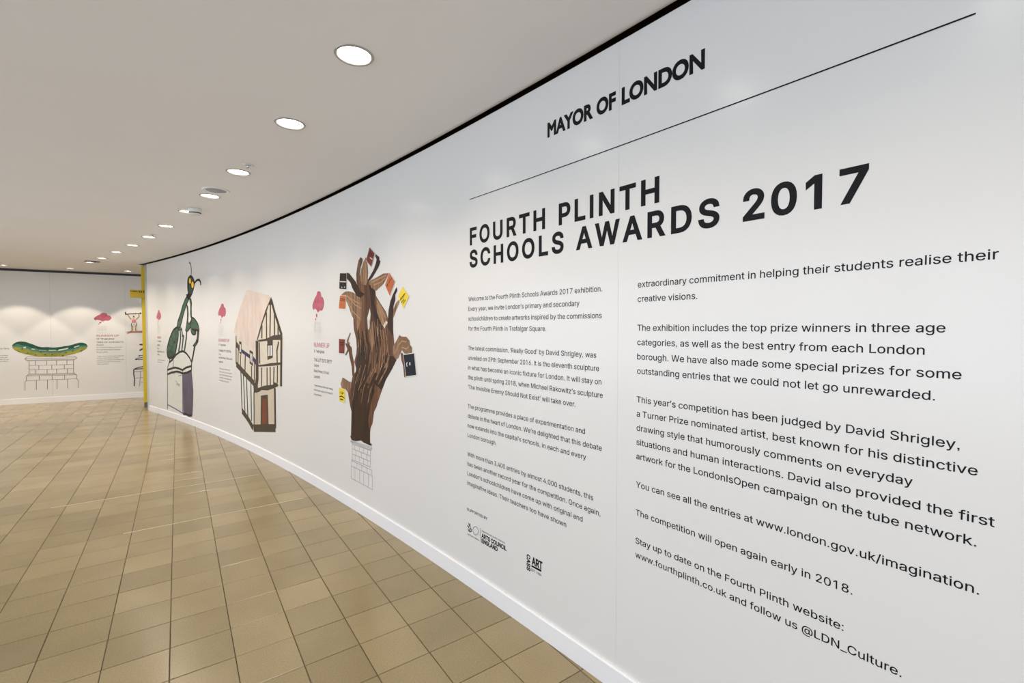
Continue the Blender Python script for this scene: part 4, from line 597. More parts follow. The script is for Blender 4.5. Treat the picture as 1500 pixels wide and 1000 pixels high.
 ('brush_stroke','bark_hi',[[(-5.951,1.778),(-5.835,1.669),(-5.707,1.608)],[(-5.933,1.807),(-5.801,1.727),(-5.689,1.694)],[(-5.985,1.817),(-5.85,1.773),(-5.72,1.732)],[(-5.501,1.89),(-5.385,1.908),(-5.273,1.926)],[(-5.472,1.867),(-5.357,1.879),(-5.287,1.907)],[(-5.651,2.035),(-5.637,1.963),(-5.653,1.907)],[(-5.604,2.052),(-5.598,1.981),(-5.607,1.911)],[(-5.148,1.348),(-5.096,1.408),(-5.044,1.441),(-4.982,1.436)],[(-5.045,1.397),(-4.983,1.386),(-4.947,1.406)],[(-5.416,1.747),(-5.346,1.671),(-5.278,1.609)],[(-5.402,1.713),(-5.347,1.63),(-5.306,1.562)]],.009,4),
 ('paper_border','paper_white',[(-5.531,2.171),(-5.441,2.109),(-5.506,2.006),(-5.596,2.07)],None,4),
 ('paper_scrap','red_paper',[(-5.53,2.166),(-5.446,2.108),(-5.506,2.011),(-5.591,2.072)],None,5),
 ('paper_border','paper_white',[(-6.085,2.015),(-5.945,2.003),(-5.954,1.858),(-6.104,1.873)],None,4),
 ('paper_scrap','black_paper',[(-6.081,2.01),(-5.95,1.998),(-5.958,1.863),(-6.098,1.877)],None,5),
 ('paper_border','paper_white',[(-6.089,1.819),(-5.963,1.81),(-5.981,1.693),(-6.117,1.702)],None,4),
 ('paper_scrap','orange_paper',[(-6.085,1.815),(-5.968,1.807),(-5.984,1.697),(-6.112,1.706)],None,5),
 ('paper_border','paper_white',[(-5.219,1.947),(-5.133,1.871),(-5.215,1.765),(-5.29,1.854)],None,4),
 ('paper_scrap','orange_paper',[(-5.219,1.941),(-5.138,1.87),(-5.215,1.771),(-5.285,1.854)],None,5),
 ('paper_border','paper_white',[(-5.03,1.83),(-4.937,1.752),(-5.016,1.668),(-5.1,1.76)],None,4),
 ('paper_scrap','yellow_paper',[(-5.029,1.825),(-4.942,1.752),(-5.016,1.674),(-5.095,1.759)],None,5),
 ('paper_border','paper_white',[(-6.119,1.442),(-5.989,1.44),(-6.007,1.309),(-6.122,1.309)],None,4),
 ('paper_scrap','red_paper',[(-6.115,1.438),(-5.994,1.436),(-6.011,1.313),(-6.118,1.313)],None,5),
 ('paper_border','paper_white',[(-6.13,1.01),(-6,1.006),(-6.003,.884),(-6.127,.885)],None,4),
 ('paper_scrap','yellow_paper',[(-6.125,1.006),(-6.004,1.002),(-6.007,.888),(-6.123,.889)],None,5),
 ('paper_border','paper_white',[(-5.027,1.346),(-4.874,1.366),(-4.846,1.209),(-4.992,1.188)],None,4),
 ('paper_scrap','navy_paper',[(-5.021,1.342),(-4.878,1.36),(-4.852,1.213),(-4.988,1.194)],None,5),
 ('paper_mark','paper_white',[[(-6.079,1.937),(-5.962,1.927)],[(-6.053,1.89),(-6.036,1.881)],[(-6.001,1.883),(-5.983,1.885)]],.008,6),
 ('paper_mark','paper_white',[[(-5.524,2.086),(-5.483,2.066)]],.008,6),
 ('paper_mark','ink',[[(-5.066,1.732),(-5.046,1.754),(-5.053,1.729)],[(-5.043,1.738),(-5.025,1.762),(-5.022,1.737)],[(-5.015,1.752),(-5.013,1.768)],[(-5.005,1.758),(-5.008,1.774)],[(-5.005,1.767),(-4.99,1.779)],[(-5.047,1.713),(-5.003,1.736)],[(-5.026,1.706),(-4.985,1.732)]],.006,6),
 ('paper_mark','ink',[[(-5.258,1.839),(-5.247,1.859),(-5.24,1.838)],[(-5.233,1.857),(-5.226,1.873)],[(-5.217,1.869),(-5.209,1.895)],[(-5.199,1.881),(-5.186,1.9)]],.006,6),
 ('paper_mark','ink',[[(-6.083,1.788),(-5.986,1.779)],[(-6.078,1.772),(-5.986,1.764)]],.005,6),
 ('paper_mark','ink',[[(-5.549,2.13),(-5.483,2.088)],[(-5.542,2.139),(-5.468,2.093)],[(-5.55,2.112),(-5.498,2.079)]],.005,6),
 ('paper_mark','ink',[[(-6.101,1.404),(-6.012,1.406)],[(-6.092,1.388),(-6.021,1.386)]],.005,6),
 ('paper_mark','ink',[[(-6.113,.929),(-6.067,.938),(-6.015,.924)],[(-6.103,.974),(-6.097,.959)],[(-6.067,.954),(-6.063,.978),(-6.053,.954)],[(-6.04,.976),(-6.037,.961)],[(-6.104,.909),(-6.041,.91)]],.01,6),
 ('paper_mark','paper_white',[[(-4.941,1.284),(-4.926,1.285)],[(-4.978,1.289),(-4.972,1.283)],[(-4.979,1.27),(-4.97,1.274)]],.02,6),
 ('plinth','grey_line',[[(-5.877,.549),(-5.792,.552),(-5.71,.554),(-5.63,.556),(-5.551,.558)],[(-5.878,.511),(-5.793,.511),(-5.711,.511),(-5.63,.512),(-5.552,.512)],[(-5.879,.466),(-5.794,.466),(-5.712,.467),(-5.631,.468),(-5.553,.469)],[(-5.888,.416),(-5.8,.417),(-5.715,.419),(-5.632,.421),(-5.551,.423)],[(-5.888,.405),(-5.795,.405),(-5.705,.404),(-5.617,.404),(-5.532,.404)],[(-5.898,.359),(-5.802,.359),(-5.708,.359),(-5.617,.359),(-5.529,.36)],[(-5.907,.252),(-5.806,.251),(-5.708,.25),(-5.613,.25),(-5.521,.249)],[(-5.91,.574),(-5.809,.577),(-5.712,.58),(-5.617,.584),(-5.525,.587)],[(-5.9,.568),(-5.803,.57),(-5.709,.571),(-5.617,.573),(-5.529,.575)],[(-5.89,.561),(-5.798,.561),(-5.709,.562),(-5.622,.562),(-5.538,.563)]],.004,1),
 ('plinth','grey_line',[[(-5.877,.549),(-5.88,.418)],[(-5.551,.558),(-5.554,.422)],[(-5.888,.416),(-5.895,.409),(-5.888,.405),(-5.897,.397),(-5.898,.359),(-5.905,.35),(-5.907,.252)],[(-5.532,.404),(-5.529,.399),(-5.529,.36),(-5.521,.355),(-5.521,.249)],[(-5.91,.574),(-5.907,.568),(-5.883,.552)],[(-5.525,.587),(-5.529,.574),(-5.551,.557)],[(-5.83,.551),(-5.831,.511)],[(-5.748,.553),(-5.748,.511)],[(-5.672,.555),(-5.673,.511)],[(-5.599,.557),(-5.6,.512)],[(-5.811,.511),(-5.812,.466)],[(-5.71,.511),(-5.711,.467)],[(-5.615,.512),(-5.616,.468)],[(-5.825,.466),(-5.826,.417)],[(-5.749,.467),(-5.75,.418)],[(-5.671,.468),(-5.672,.42)],[(-5.604,.468),(-5.605,.422)],[(-5.8,.405),(-5.801,.359)],[(-5.707,.404),(-5.708,.359)],[(-5.613,.404),(-5.614,.359)],[(-5.831,.359),(-5.833,.251)],[(-5.745,.359),(-5.747,.251)],[(-5.672,.359),(-5.674,.25)],[(-5.59,.36),(-5.593,.25)]],.004,1),
]),
('cucumber_mural','printed picture of a glossy green and yellow cucumber lying on a line-drawn brick plinth','mural','B',[
 ('cucumber_skin','cuke_olive',[(.2,1.19),(.22,1.218),(.245,1.238),(.272,1.252),(.3,1.261),(.328,1.262),(.357,1.26),(.385,1.255),(.413,1.246),(.439,1.231),(.466,1.217),(.494,1.205),(.521,1.191),(.547,1.173),(.574,1.159),(.603,1.149),(.632,1.143),(.661,1.14),(.691,1.142),(.721,1.142),(.75,1.138),(.78,1.134),(.81,1.131),(.84,1.133),(.87,1.136),(.9,1.139),(.931,1.144),(.961,1.149),(.991,1.156),(1.022,1.162),(1.052,1.169),(1.082,1.177),(1.112,1.188),(1.142,1.2),(1.172,1.212),(1.203,1.222),(1.234,1.226),(1.265,1.223),(1.296,1.213),(1.323,1.194),(1.339,1.16),(1.339,1.144),(1.325,1.105),(1.3,1.078),(1.271,1.058),(1.241,1.041),(1.211,1.026),(1.18,1.013),(1.149,1.001),(1.119,.99),(1.087,.981),(1.056,.972),(1.025,.964),(.994,.958),(.963,.953),(.931,.95),(.9,.947),(.869,.945),(.838,.944),(.807,.943),(.776,.942),(.745,.941),(.715,.942),(.684,.943),(.654,.945),(.623,.948),(.593,.953),(.563,.958),(.533,.964),(.504,.97),(.474,.978),(.445,.987),(.416,.996),(.388,1.006),(.359,1.017),(.331,1.029),(.304,1.043),(.277,1.059),(.251,1.078),(.227,1.099),(.207,1.128),(.198,1.166)],None,1),
 ('cucumber_belly','cuke_yellow',[(.199,1.192),(.219,1.213),(.244,1.233),(.273,1.249),(.299,1.261),(.326,1.252),(.357,1.242),(.389,1.24),(.41,1.247),(.432,1.234),(.461,1.21),(.489,1.195),(.526,1.18),(.546,1.176),(.576,1.155),(.598,1.141),(.629,1.131),(.659,1.137),(.687,1.143),(.73,1.131),(.741,1.129),(.769,1.128),(.807,1.13),(.848,1.128),(.88,1.123),(.889,1.133),(.943,1.128),(.951,1.153),(.986,1.159),(1.021,1.151),(1.046,1.157),(1.065,1.174),(1.12,1.185),(1.132,1.203),(1.155,1.206),(1.197,1.21),(1.238,1.219),(1.262,1.222),(1.282,1.216),(1.303,1.193),(1.317,1.163),(1.328,1.146),(1.322,1.105),(1.307,1.08),(1.24,1.071),(1.232,1.045),(1.208,1.02),(1.187,1.01),(1.15,1.006),(1.141,.99),(1.068,.986),(1.053,.966),(1.018,.966),(1.013,.957),(.956,.961),(.948,.939),(.903,.94),(.874,.943),(.828,.957),(.805,.948),(.779,.935),(.744,.939),(.718,.945),(.695,.945),(.652,.951),(.626,.943),(.594,.949),(.565,.961),(.536,.968),(.506,.973),(.469,.977),(.439,.989),(.416,1.002),(.383,1.022),(.363,1.014),(.331,1.026),(.305,1.039),(.278,1.068),(.254,1.083),(.225,1.101),(.206,1.128),(.197,1.168)],None,2),
 ('cucumber_side','cuke_mid',[(.2,1.19),(.22,1.218),(.245,1.238),(.272,1.252),(.3,1.261),(.328,1.262),(.357,1.26),(.385,1.255),(.413,1.246),(.439,1.231),(.466,1.217),(.494,1.205),(.521,1.191),(.547,1.173),(.574,1.159),(.603,1.149),(.632,1.143),(.661,1.14),(.691,1.142),(.721,1.142),(.75,1.138),(.78,1.134),(.81,1.131),(.84,1.133),(.87,1.136),(.9,1.139),(.931,1.144),(.961,1.149),(.991,1.156),(1.022,1.162),(1.052,1.169),(1.082,1.177),(1.112,1.188),(1.142,1.2),(1.172,1.212),(1.203,1.222),(1.234,1.226),(1.265,1.223),(1.296,1.213),(1.323,1.194),(1.339,1.16),(1.345,1.147),(1.322,1.133),(1.307,1.124),(1.286,1.112),(1.218,1.103),(1.2,1.084),(1.19,1.071),(1.147,1.074),(1.142,1.052),(1.089,1.038),(1.05,1.029),(1.033,1.025),(1.007,1.024),(.983,1.011),(.928,1.01),(.912,.998),(.872,1.007),(.852,1.006),(.808,1.006),(.772,1),(.748,1),(.705,1.017),(.686,1.013),(.655,1.012),(.626,1.006),(.594,1.014),(.555,1.036),(.538,1.041),(.505,1.045),(.478,1.047),(.452,1.061),(.42,1.084),(.398,1.091),(.362,1.098),(.334,1.102),(.308,1.115),(.283,1.131),(.256,1.144),(.232,1.144),(.211,1.156),(.199,1.173)],None,3),
 ('cucumber_side','cuke_teal',[(.2,1.19),(.22,1.218),(.245,1.238),(.272,1.252),(.3,1.261),(.328,1.262),(.357,1.26),(.385,1.255),(.413,1.246),(.439,1.231),(.466,1.217),(.494,1.205),(.521,1.191),(.547,1.173),(.574,1.159),(.603,1.149),(.632,1.143),(.661,1.14),(.691,1.142),(.721,1.142),(.75,1.138),(.78,1.134),(.81,1.131),(.84,1.133),(.87,1.136),(.9,1.139),(.931,1.144),(.961,1.149),(.991,1.156),(1.022,1.162),(1.052,1.169),(1.082,1.177),(1.112,1.188),(1.142,1.2),(1.172,1.212),(1.203,1.222),(1.234,1.226),(1.265,1.223),(1.296,1.213),(1.323,1.194),(1.339,1.16),(1.345,1.149),(1.322,1.146),(1.306,1.143),(1.285,1.135),(1.218,1.129),(1.198,1.112),(1.189,1.099),(1.146,1.102),(1.141,1.079),(1.088,1.066),(1.049,1.057),(1.032,1.052),(1.007,1.052),(.983,1.039),(.928,1.037),(.913,1.025),(.872,1.034),(.852,1.033),(.808,1.032),(.772,1.027),(.749,1.027),(.706,1.045),(.688,1.041),(.656,1.039),(.628,1.033),(.596,1.041),(.557,1.065),(.54,1.07),(.507,1.076),(.481,1.079),(.455,1.093),(.423,1.117),(.402,1.125),(.366,1.131),(.337,1.134),(.312,1.146),(.286,1.16),(.259,1.169),(.235,1.163),(.212,1.169),(.199,1.177)],None,4),
 ('cucumber_back','cuke_dark',[(.2,1.19),(.22,1.218),(.245,1.238),(.272,1.252),(.3,1.261),(.328,1.262),(.357,1.26),(.385,1.255),(.413,1.246),(.439,1.231),(.466,1.217),(.494,1.205),(.521,1.191),(.547,1.173),(.574,1.159),(.603,1.149),(.632,1.143),(.661,1.14),(.691,1.142),(.721,1.142),(.75,1.138),(.78,1.134),(.81,1.131),(.84,1.133),(.87,1.136),(.9,1.139),(.931,1.144),(.961,1.149),(.991,1.156),(1.022,1.162),(1.052,1.169),(1.082,1.177),(1.112,1.188),(1.142,1.2),(1.172,1.212),(1.203,1.222),(1.234,1.226),(1.265,1.223),(1.296,1.213),(1.323,1.194),(1.339,1.16),(1.345,1.153),(1.322,1.165),(1.305,1.172),(1.283,1.171),(1.216,1.17),(1.197,1.155),(1.187,1.143),(1.145,1.146),(1.14,1.123),(1.087,1.109),(1.048,1.1),(1.032,1.096),(1.006,1.095),(.982,1.082),(.928,1.079),(.913,1.067),(.872,1.076),(.853,1.074),(.809,1.073),(.773,1.069),(.75,1.071),(.707,1.089),(.689,1.085),(.658,1.082),(.63,1.076),(.598,1.085),(.559,1.109),(.543,1.116),(.511,1.125),(.485,1.129),(.459,1.144),(.428,1.168),(.407,1.178),(.371,1.183),(.343,1.185),(.317,1.194),(.291,1.204),(.263,1.207),(.239,1.194),(.215,1.189),(.2,1.182)],None,5),
 ('shine_mark','paper_white',[(.36,1.151),(.396,1.156),(.4,1.131),(.364,1.123)],None,6),
 ('shine_mark','paper_white',[(.733,1.086),(.845,1.084),(.854,1.067),(.741,1.065)],None,6),
 ('shine_mark','paper_white',[(.863,1.062),(.892,1.089),(1.045,1.121),(1.025,1.096),(.901,1.061)],None,6),
 ('shine_mark','paper_white',[(.476,1.117),(.531,1.103),(.526,1.091),(.485,1.098)],None,6),
 ('shine_mark','paper_white',[(.585,1.09),(.695,1.081),(.695,1.071),(.594,1.077)],None,6),
 ('shine_mark','paper_white',[(1.122,1.135),(1.21,1.172),(1.205,1.153),(1.131,1.12)],None,6),
 ('skin_speck','cuke_dark',[[(.287,1.06),(.301,1.065)],[(.412,1.032),(.429,1.029)],[(.333,1.114),(.352,1.111)],[(.666,.987),(.693,.983)],[(.772,.983),(.8,.98)],[(.931,.954),(.965,.962)],[(1.091,1.048),(1.115,1.056)],[(.985,1.019),(1.009,1.022)],[(.612,1.045),(.621,1.042)],[(1.222,1.04),(1.242,1.045)],[(.528,.985),(.546,.984)]],.018,7),
 ('plinth','brown_line',[[(.437,.869),(1.111,.863)],[(.435,.776),(1.109,.769)],[(.433,.686),(1.108,.685)],[(.431,.602),(1.111,.588)],[(.411,.583),(1.135,.568)],[(.388,.564),(1.157,.551)],[(.389,.47),(1.157,.468)],[(.414,.951),(1.128,.945)],[(.382,.911),(1.156,.909)],[(.404,.883),(1.131,.877)]],.007,1),
 ('plinth','brown_line',[[(.414,.951),(.373,.909),(.404,.879),(.426,.866)],[(1.128,.945),(1.166,.912),(1.146,.882),(1.111,.863)],[(.436,.869),(.432,.602)],[(1.111,.863),(1.108,.592),(1.156,.547),(1.155,.469),(1.176,.439),(1.172,.274)],[(.431,.602),(.388,.558),(.388,.473),(.369,.449),(.365,.275)],[(.533,.868),(.531,.775)],[(.698,.867),(.696,.773)],[(.848,.865),(.846,.771)],[(1.009,.864),(1.007,.77)],[(.58,.774),(.578,.686)],[(.774,.772),(.772,.686)],[(.966,.77),(.964,.685)],[(.533,.686),(.531,.6)],[(.701,.686),(.699,.596)],[(.846,.685),(.844,.593)],[(1.009,.685),(1.007,.59)],[(.58,.561),(.578,.47)],[(.774,.557),(.773,.469)],[(.966,.554),(.964,.469)],[(.535,.47),(.531,.275)],[(.701,.469),(.697,.275)],[(.848,.469),(.844,.275)],[(1.011,.469),(1.007,.275)]],.009,1),
]),
('acrobat_mural','printed drawing of a weightlifter balanced on a branch above other acrobats and a stool','mural','B',[
 ('barbell','ink_soft',[[(1.98,1.883),(1.986,1.83),(2.007,1.83)],[(1.993,1.833),(2.253,1.854)],[(2.241,1.876),(2.248,1.834)]],.02,3),
 ('arm','skin_ink',[[(2.021,1.824),(2.053,1.753),(2.085,1.718)],[(2.212,1.839),(2.211,1.779),(2.16,1.718)]],.026,2),
 ('face','skin_ink',[(2.104,1.742),(2.107,1.79),(2.119,1.804),(2.135,1.79),(2.135,1.742),(2.146,1.709),(2.099,1.708)],None,2),
 ('hair','red_paper',[(2.107,1.787),(2.12,1.808),(2.136,1.79),(2.133,1.76),(2.12,1.772)],None,3),
 ('shirt','pink_ink',[(2.09,1.708),(2.16,1.712),(2.164,1.646),(2.088,1.64)],None,2),
 ('shorts','paper_white',[(2.082,1.64),(2.167,1.646),(2.167,1.58),(2.13,1.574),(2.124,1.616),(2.115,1.574),(2.08,1.577)],None,2),
 ('shorts_line','ink_soft',[[(2.082,1.64),(2.08,1.577),(2.111,1.574)],[(2.139,1.577),(2.167,1.58),(2.167,1.646)],[(2.121,1.622),(2.126,1.598)]],.012,3),
 ('leg','skin_ink',[[(2.094,1.568),(2.09,1.472)],[(2.153,1.574),(2.156,1.472)]],.03,2),
 ('outline','ink_soft',[[(2.082,1.562),(2.085,1.472),(2.061,1.464)],[(2.106,1.568),(2.104,1.472)],[(2.144,1.568),(2.148,1.476),(2.177,1.471)],[(2.021,1.818),(2.076,1.724)],[(2.22,1.839),(2.219,1.779),(2.165,1.712)]],.006,4),
 ('log','log_ink',[(1.967,1.443),(2.062,1.467),(2.146,1.464),(2.261,1.472),(2.309,1.454),(2.26,1.424),(2.098,1.425),(2.042,1.417),(1.985,1.389),(2.018,1.425)],None,1),
 ('small_head','red_paper',[(2.202,1.169),(2.23,1.185),(2.264,1.18),(2.319,1.161),(2.264,1.147),(2.216,1.153)],None,1),
 ('small_figure','ink_soft',[[(2.207,1.03),(2.263,1.081)],[(2.198,.935),(2.202,.9)],[(2.198,.924),(2.315,.924)],[(2.128,.836),(2.163,.866),(2.259,.881),(2.328,.887)],[(2.128,.836),(2.314,.841)]],.015,2),
 ('small_figure','blue_ink',[[(2.214,1.038),(2.333,1.123)]],.03,1),
 ('stool','ink_soft',[[(2.104,.254),(2.111,.418),(2.099,.523),(2.103,.618),(2.131,.642),(2.214,.67),(2.325,.687)],[(2.11,.626),(2.31,.635)]],.02,2),
 ('stool','grey_line',[[(2.116,.577),(2.295,.583)],[(2.127,.431),(2.292,.435)],[(2.215,.578),(2.213,.448),(2.195,.248)],[(2.221,.334),(2.304,.333)]],.012,1),
]),
('cloud_sticker','pink thought cloud above the small text nearest the brown tree drawing','wall sticker','R',[
 ('cloud','cloud_pink',[(-6.697,1.744),(-6.696,1.753),(-6.692,1.761),(-6.684,1.771),(-6.671,1.786),(-6.655,1.803),(-6.64,1.817),(-6.626,1.828),(-6.612,1.836),(-6.6,1.844),(-6.594,1.854),(-6.589,1.863),(-6.583,1.871),(-6.571,1.876),(-6.557,1.88),(-6.543,1.881),(-6.529,1.879),(-6.515,1.875),(-6.504,1.867),(-6.497,1.853),(-6.492,1.836),(-6.486,1.824),(-6.477,1.821),(-6.466,1.822),(-6.456,1.82),(-6.446,1.81),(-6.437,1.797),(-6.431,1.784),(-6.428,1.773),(-6.428,1.762),(-6.429,1.751),(-6.433,1.739),(-6.439,1.728),(-6.447,1.718),(-6.457,1.708),(-6.47,1.7),(-6.482,1.695),(-6.493,1.695),(-6.504,1.699),(-6.517,1.7),(-6.534,1.694),(-6.553,1.685),(-6.57,1.68),(-6.581,1.685),(-6.59,1.695),(-6.6,1.704),(-6.613,1.71),(-6.626,1.715),(-6.64,1.718),(-6.654,1.714),(-6.668,1.709),(-6.679,1.708),(-6.688,1.717),(-6.694,1.731)],None,1),
 ('bubble','cloud_pink',[(-6.584,1.652),(-6.586,1.643),(-6.592,1.636),(-6.6,1.634),(-6.609,1.636),(-6.615,1.643),(-6.617,1.652),(-6.615,1.662),(-6.609,1.668),(-6.6,1.671),(-6.592,1.668),(-6.586,1.662)],None,1),
 ('bubble','cloud_pink',[(-6.613,1.618),(-6.614,1.612),(-6.618,1.607),(-6.624,1.606),(-6.63,1.607),(-6.634,1.612),(-6.635,1.618),(-6.634,1.624),(-6.63,1.628),(-6.624,1.63),(-6.618,1.628),(-6.614,1.624)],None,1),
 ('plinth_icon','faint_line',[[(-6.657,1.587),(-6.511,1.587)],[(-6.657,1.573),(-6.511,1.573)],[(-6.657,1.544),(-6.511,1.544)],[(-6.657,1.515),(-6.511,1.515)],[(-6.657,1.5),(-6.511,1.5)],[(-6.657,1.442),(-6.511,1.442)],[(-6.657,1.587),(-6.657,1.442)],[(-6.511,1.587),(-6.511,1.442)],[(-6.622,1.587),(-6.622,1.573)],[(-6.577,1.587),(-6.577,1.573)],[(-6.533,1.587),(-6.533,1.573)],[(-6.635,1.573),(-6.635,1.544)],[(-6.591,1.573),(-6.591,1.544)],[(-6.546,1.573),(-6.546,1.544)],[(-6.622,1.544),(-6.622,1.515)],[(-6.577,1.544),(-6.577,1.515)],[(-6.533,1.544),(-6.533,1.515)],[(-6.635,1.515),(-6.635,1.5)],[(-6.591,1.515),(-6.591,1.5)],[(-6.546,1.515),(-6.546,1.5)],[(-6.622,1.5),(-6.622,1.442)],[(-6.577,1.5),(-6.577,1.442)],[(-6.533,1.5),(-6.533,1.442)]],.003,1),
]),
('cloud_sticker','pink thought cloud above the small text left of the timbered house drawing','wall sticker','R',[
 ('cloud','cloud_pink',[(-9.691,1.736),(-9.69,1.745),(-9.685,1.753),(-9.676,1.762),(-9.662,1.777),(-9.644,1.793),(-9.626,1.808),(-9.609,1.818),(-9.593,1.826),(-9.58,1.834),(-9.573,1.843),(-9.568,1.852),(-9.56,1.859),(-9.547,1.865),(-9.531,1.869),(-9.515,1.87),(-9.499,1.868),(-9.482,1.863),(-9.469,1.856),(-9.461,1.842),(-9.456,1.826),(-9.449,1.814),(-9.438,1.811),(-9.425,1.812),(-9.414,1.81),(-9.403,1.801),(-9.392,1.788),(-9.385,1.775),(-9.382,1.764),(-9.381,1.754),(-9.383,1.743),(-9.388,1.732),(-9.394,1.72),(-9.403,1.71),(-9.415,1.701),(-9.43,1.693),(-9.444,1.688),(-9.457,1.689),(-9.469,1.693),(-9.484,1.694),(-9.504,1.687),(-9.526,1.678),(-9.545,1.674),(-9.558,1.679),(-9.569,1.689),(-9.58,1.698),(-9.595,1.703),(-9.61,1.708),(-9.626,1.71),(-9.642,1.707),(-9.658,1.702),(-9.671,1.701),(-9.681,1.71),(-9.688,1.724)],None,1),
 ('bubble','cloud_pink',[(-9.561,1.647),(-9.564,1.638),(-9.571,1.631),(-9.58,1.629),(-9.59,1.631),(-9.597,1.638),(-9.6,1.647),(-9.597,1.656),(-9.59,1.663),(-9.58,1.665),(-9.571,1.663),(-9.564,1.656)],None,1),
 ('bubble','cloud_pink',[(-9.594,1.613),(-9.596,1.607),(-9.601,1.603),(-9.608,1.602),(-9.614,1.603),(-9.619,1.607),(-9.621,1.613),(-9.619,1.619),(-9.614,1.623),(-9.608,1.625),(-9.601,1.623),(-9.596,1.619)],None,1),
 ('plinth_icon','faint_line',[[(-9.676,1.578),(-9.479,1.578)],[(-9.676,1.563),(-9.479,1.563)],[(-9.676,1.534),(-9.479,1.534)],[(-9.676,1.505),(-9.479,1.505)],[(-9.676,1.49),(-9.479,1.49)],[(-9.676,1.432),(-9.479,1.432)],[(-9.676,1.578),(-9.676,1.432)],[(-9.479,1.578),(-9.479,1.432)],[(-9.629,1.578),(-9.629,1.563)],[(-9.569,1.578),(-9.569,1.563)],[(-9.509,1.578),(-9.509,1.563)],[(-9.647,1.563),(-9.647,1.534)],[(-9.587,1.563),(-9.587,1.534)],[(-9.527,1.563),(-9.527,1.534)],[(-9.629,1.534),(-9.629,1.505)],[(-9.569,1.534),(-9.569,1.505)],[(-9.509,1.534),(-9.509,1.505)],[(-9.647,1.505),(-9.647,1.49)],[(-9.587,1.505),(-9.587,1.49)],[(-9.527,1.505),(-9.527,1.49)],[(-9.629,1.49),(-9.629,1.432)],[(-9.569,1.49),(-9.569,1.432)],[(-9.509,1.49),(-9.509,1.432)]],.003,1),
]),
('cloud_sticker','narrow pink thought cloud left of the green insect drawing','wall sticker','R',[
 ('cloud','cloud_pink',[(-12.555,1.727),(-12.554,1.735),(-12.55,1.742),(-12.543,1.752),(-12.532,1.765),(-12.519,1.78),(-12.505,1.794),(-12.493,1.803),(-12.481,1.811),(-12.471,1.818),(-12.465,1.827),(-12.461,1.835),(-12.456,1.842),(-12.446,1.847),(-12.433,1.851),(-12.421,1.852),(-12.409,1.85),(-12.397,1.846),(-12.387,1.839),(-12.381,1.826),(-12.377,1.811),(-12.372,1.8),(-12.363,1.797),(-12.354,1.798),(-12.345,1.796),(-12.337,1.787),(-12.329,1.775),(-12.324,1.764),(-12.321,1.753),(-12.321,1.743),(-12.322,1.733),(-12.325,1.723),(-12.331,1.713),(-12.337,1.703),(-12.346,1.695),(-12.357,1.687),(-12.368,1.683),(-12.377,1.683),(-12.387,1.687),(-12.398,1.688),(-12.413,1.682),(-12.43,1.673),(-12.444,1.669),(-12.454,1.674),(-12.462,1.683),(-12.471,1.691),(-12.482,1.697),(-12.493,1.701),(-12.505,1.703),(-12.517,1.7),(-12.529,1.695),(-12.539,1.695),(-12.547,1.703),(-12.552,1.716)],None,1),
 ('bubble','cloud_pink',[(-12.456,1.644),(-12.458,1.636),(-12.464,1.629),(-12.471,1.627),(-12.478,1.629),(-12.483,1.636),(-12.485,1.644),(-12.483,1.652),(-12.478,1.659),(-12.471,1.661),(-12.464,1.659),(-12.458,1.652)],None,1),
 ('bubble','cloud_pink',[(-12.481,1.613),(-12.483,1.607),(-12.486,1.603),(-12.491,1.602),(-12.496,1.603),(-12.5,1.607),(-12.501,1.613),(-12.5,1.618),(-12.496,1.622),(-12.491,1.623),(-12.486,1.622),(-12.483,1.618)],None,1),
 ('plinth_icon','faint_line',[[(-12.52,1.572),(-12.406,1.572)],[(-12.52,1.557),(-12.406,1.557)],[(-12.52,1.528),(-12.406,1.528)],[(-12.52,1.499),(-12.406,1.499)],[(-12.52,1.485),(-12.406,1.485)],[(-12.52,1.427),(-12.406,1.427)],[(-12.52,1.572),(-12.52,1.427)],[(-12.406,1.572),(-12.406,1.427)],[(-12.492,1.572),(-12.492,1.557)],[(-12.458,1.572),(-12.458,1.557)],[(-12.423,1.572),(-12.423,1.557)],[(-12.502,1.557),(-12.502,1.528)],[(-12.468,1.557),(-12.468,1.528)],[(-12.433,1.557),(-12.433,1.528)],[(-12.492,1.528),(-12.492,1.499)],[(-12.458,1.528),(-12.458,1.499)],[(-12.423,1.528),(-12.423,1.499)],[(-12.502,1.499),(-12.502,1.485)],[(-12.468,1.499),(-12.468,1.485)],[(-12.433,1.499),(-12.433,1.485)],[(-12.492,1.485),(-12.492,1.427)],[(-12.458,1.485),(-12.458,1.427)],[(-12.423,1.485),(-12.423,1.427)]],.003,1),
]),
('cloud_sticker','pink thought cloud on the back wall right of the cucumber','wall sticker','B',[
 ('cloud','cloud_pink',[(1.453,1.732),(1.454,1.74),(1.459,1.747),(1.467,1.756),(1.481,1.77),(1.498,1.785),(1.514,1.799),(1.53,1.808),(1.545,1.815),(1.557,1.823),(1.564,1.832),(1.569,1.84),(1.576,1.847),(1.588,1.852),(1.603,1.856),(1.618,1.857),(1.633,1.855),(1.648,1.851),(1.661,1.844),(1.668,1.831),(1.673,1.816),(1.679,1.805),(1.69,1.802),(1.701,1.803),(1.712,1.801),(1.723,1.792),(1.732,1.78),(1.739,1.768),(1.742,1.758),(1.743,1.748),(1.741,1.738),(1.737,1.727),(1.73,1.717),(1.722,1.708),(1.711,1.699),(1.697,1.691),(1.684,1.687),(1.672,1.687),(1.66,1.691),(1.646,1.692),(1.628,1.686),(1.608,1.677),(1.59,1.673),(1.577,1.678),(1.568,1.687),(1.557,1.695),(1.543,1.701),(1.529,1.705),(1.514,1.708),(1.499,1.705),(1.484,1.7),(1.472,1.699),(1.463,1.707),(1.456,1.72)],None,1),
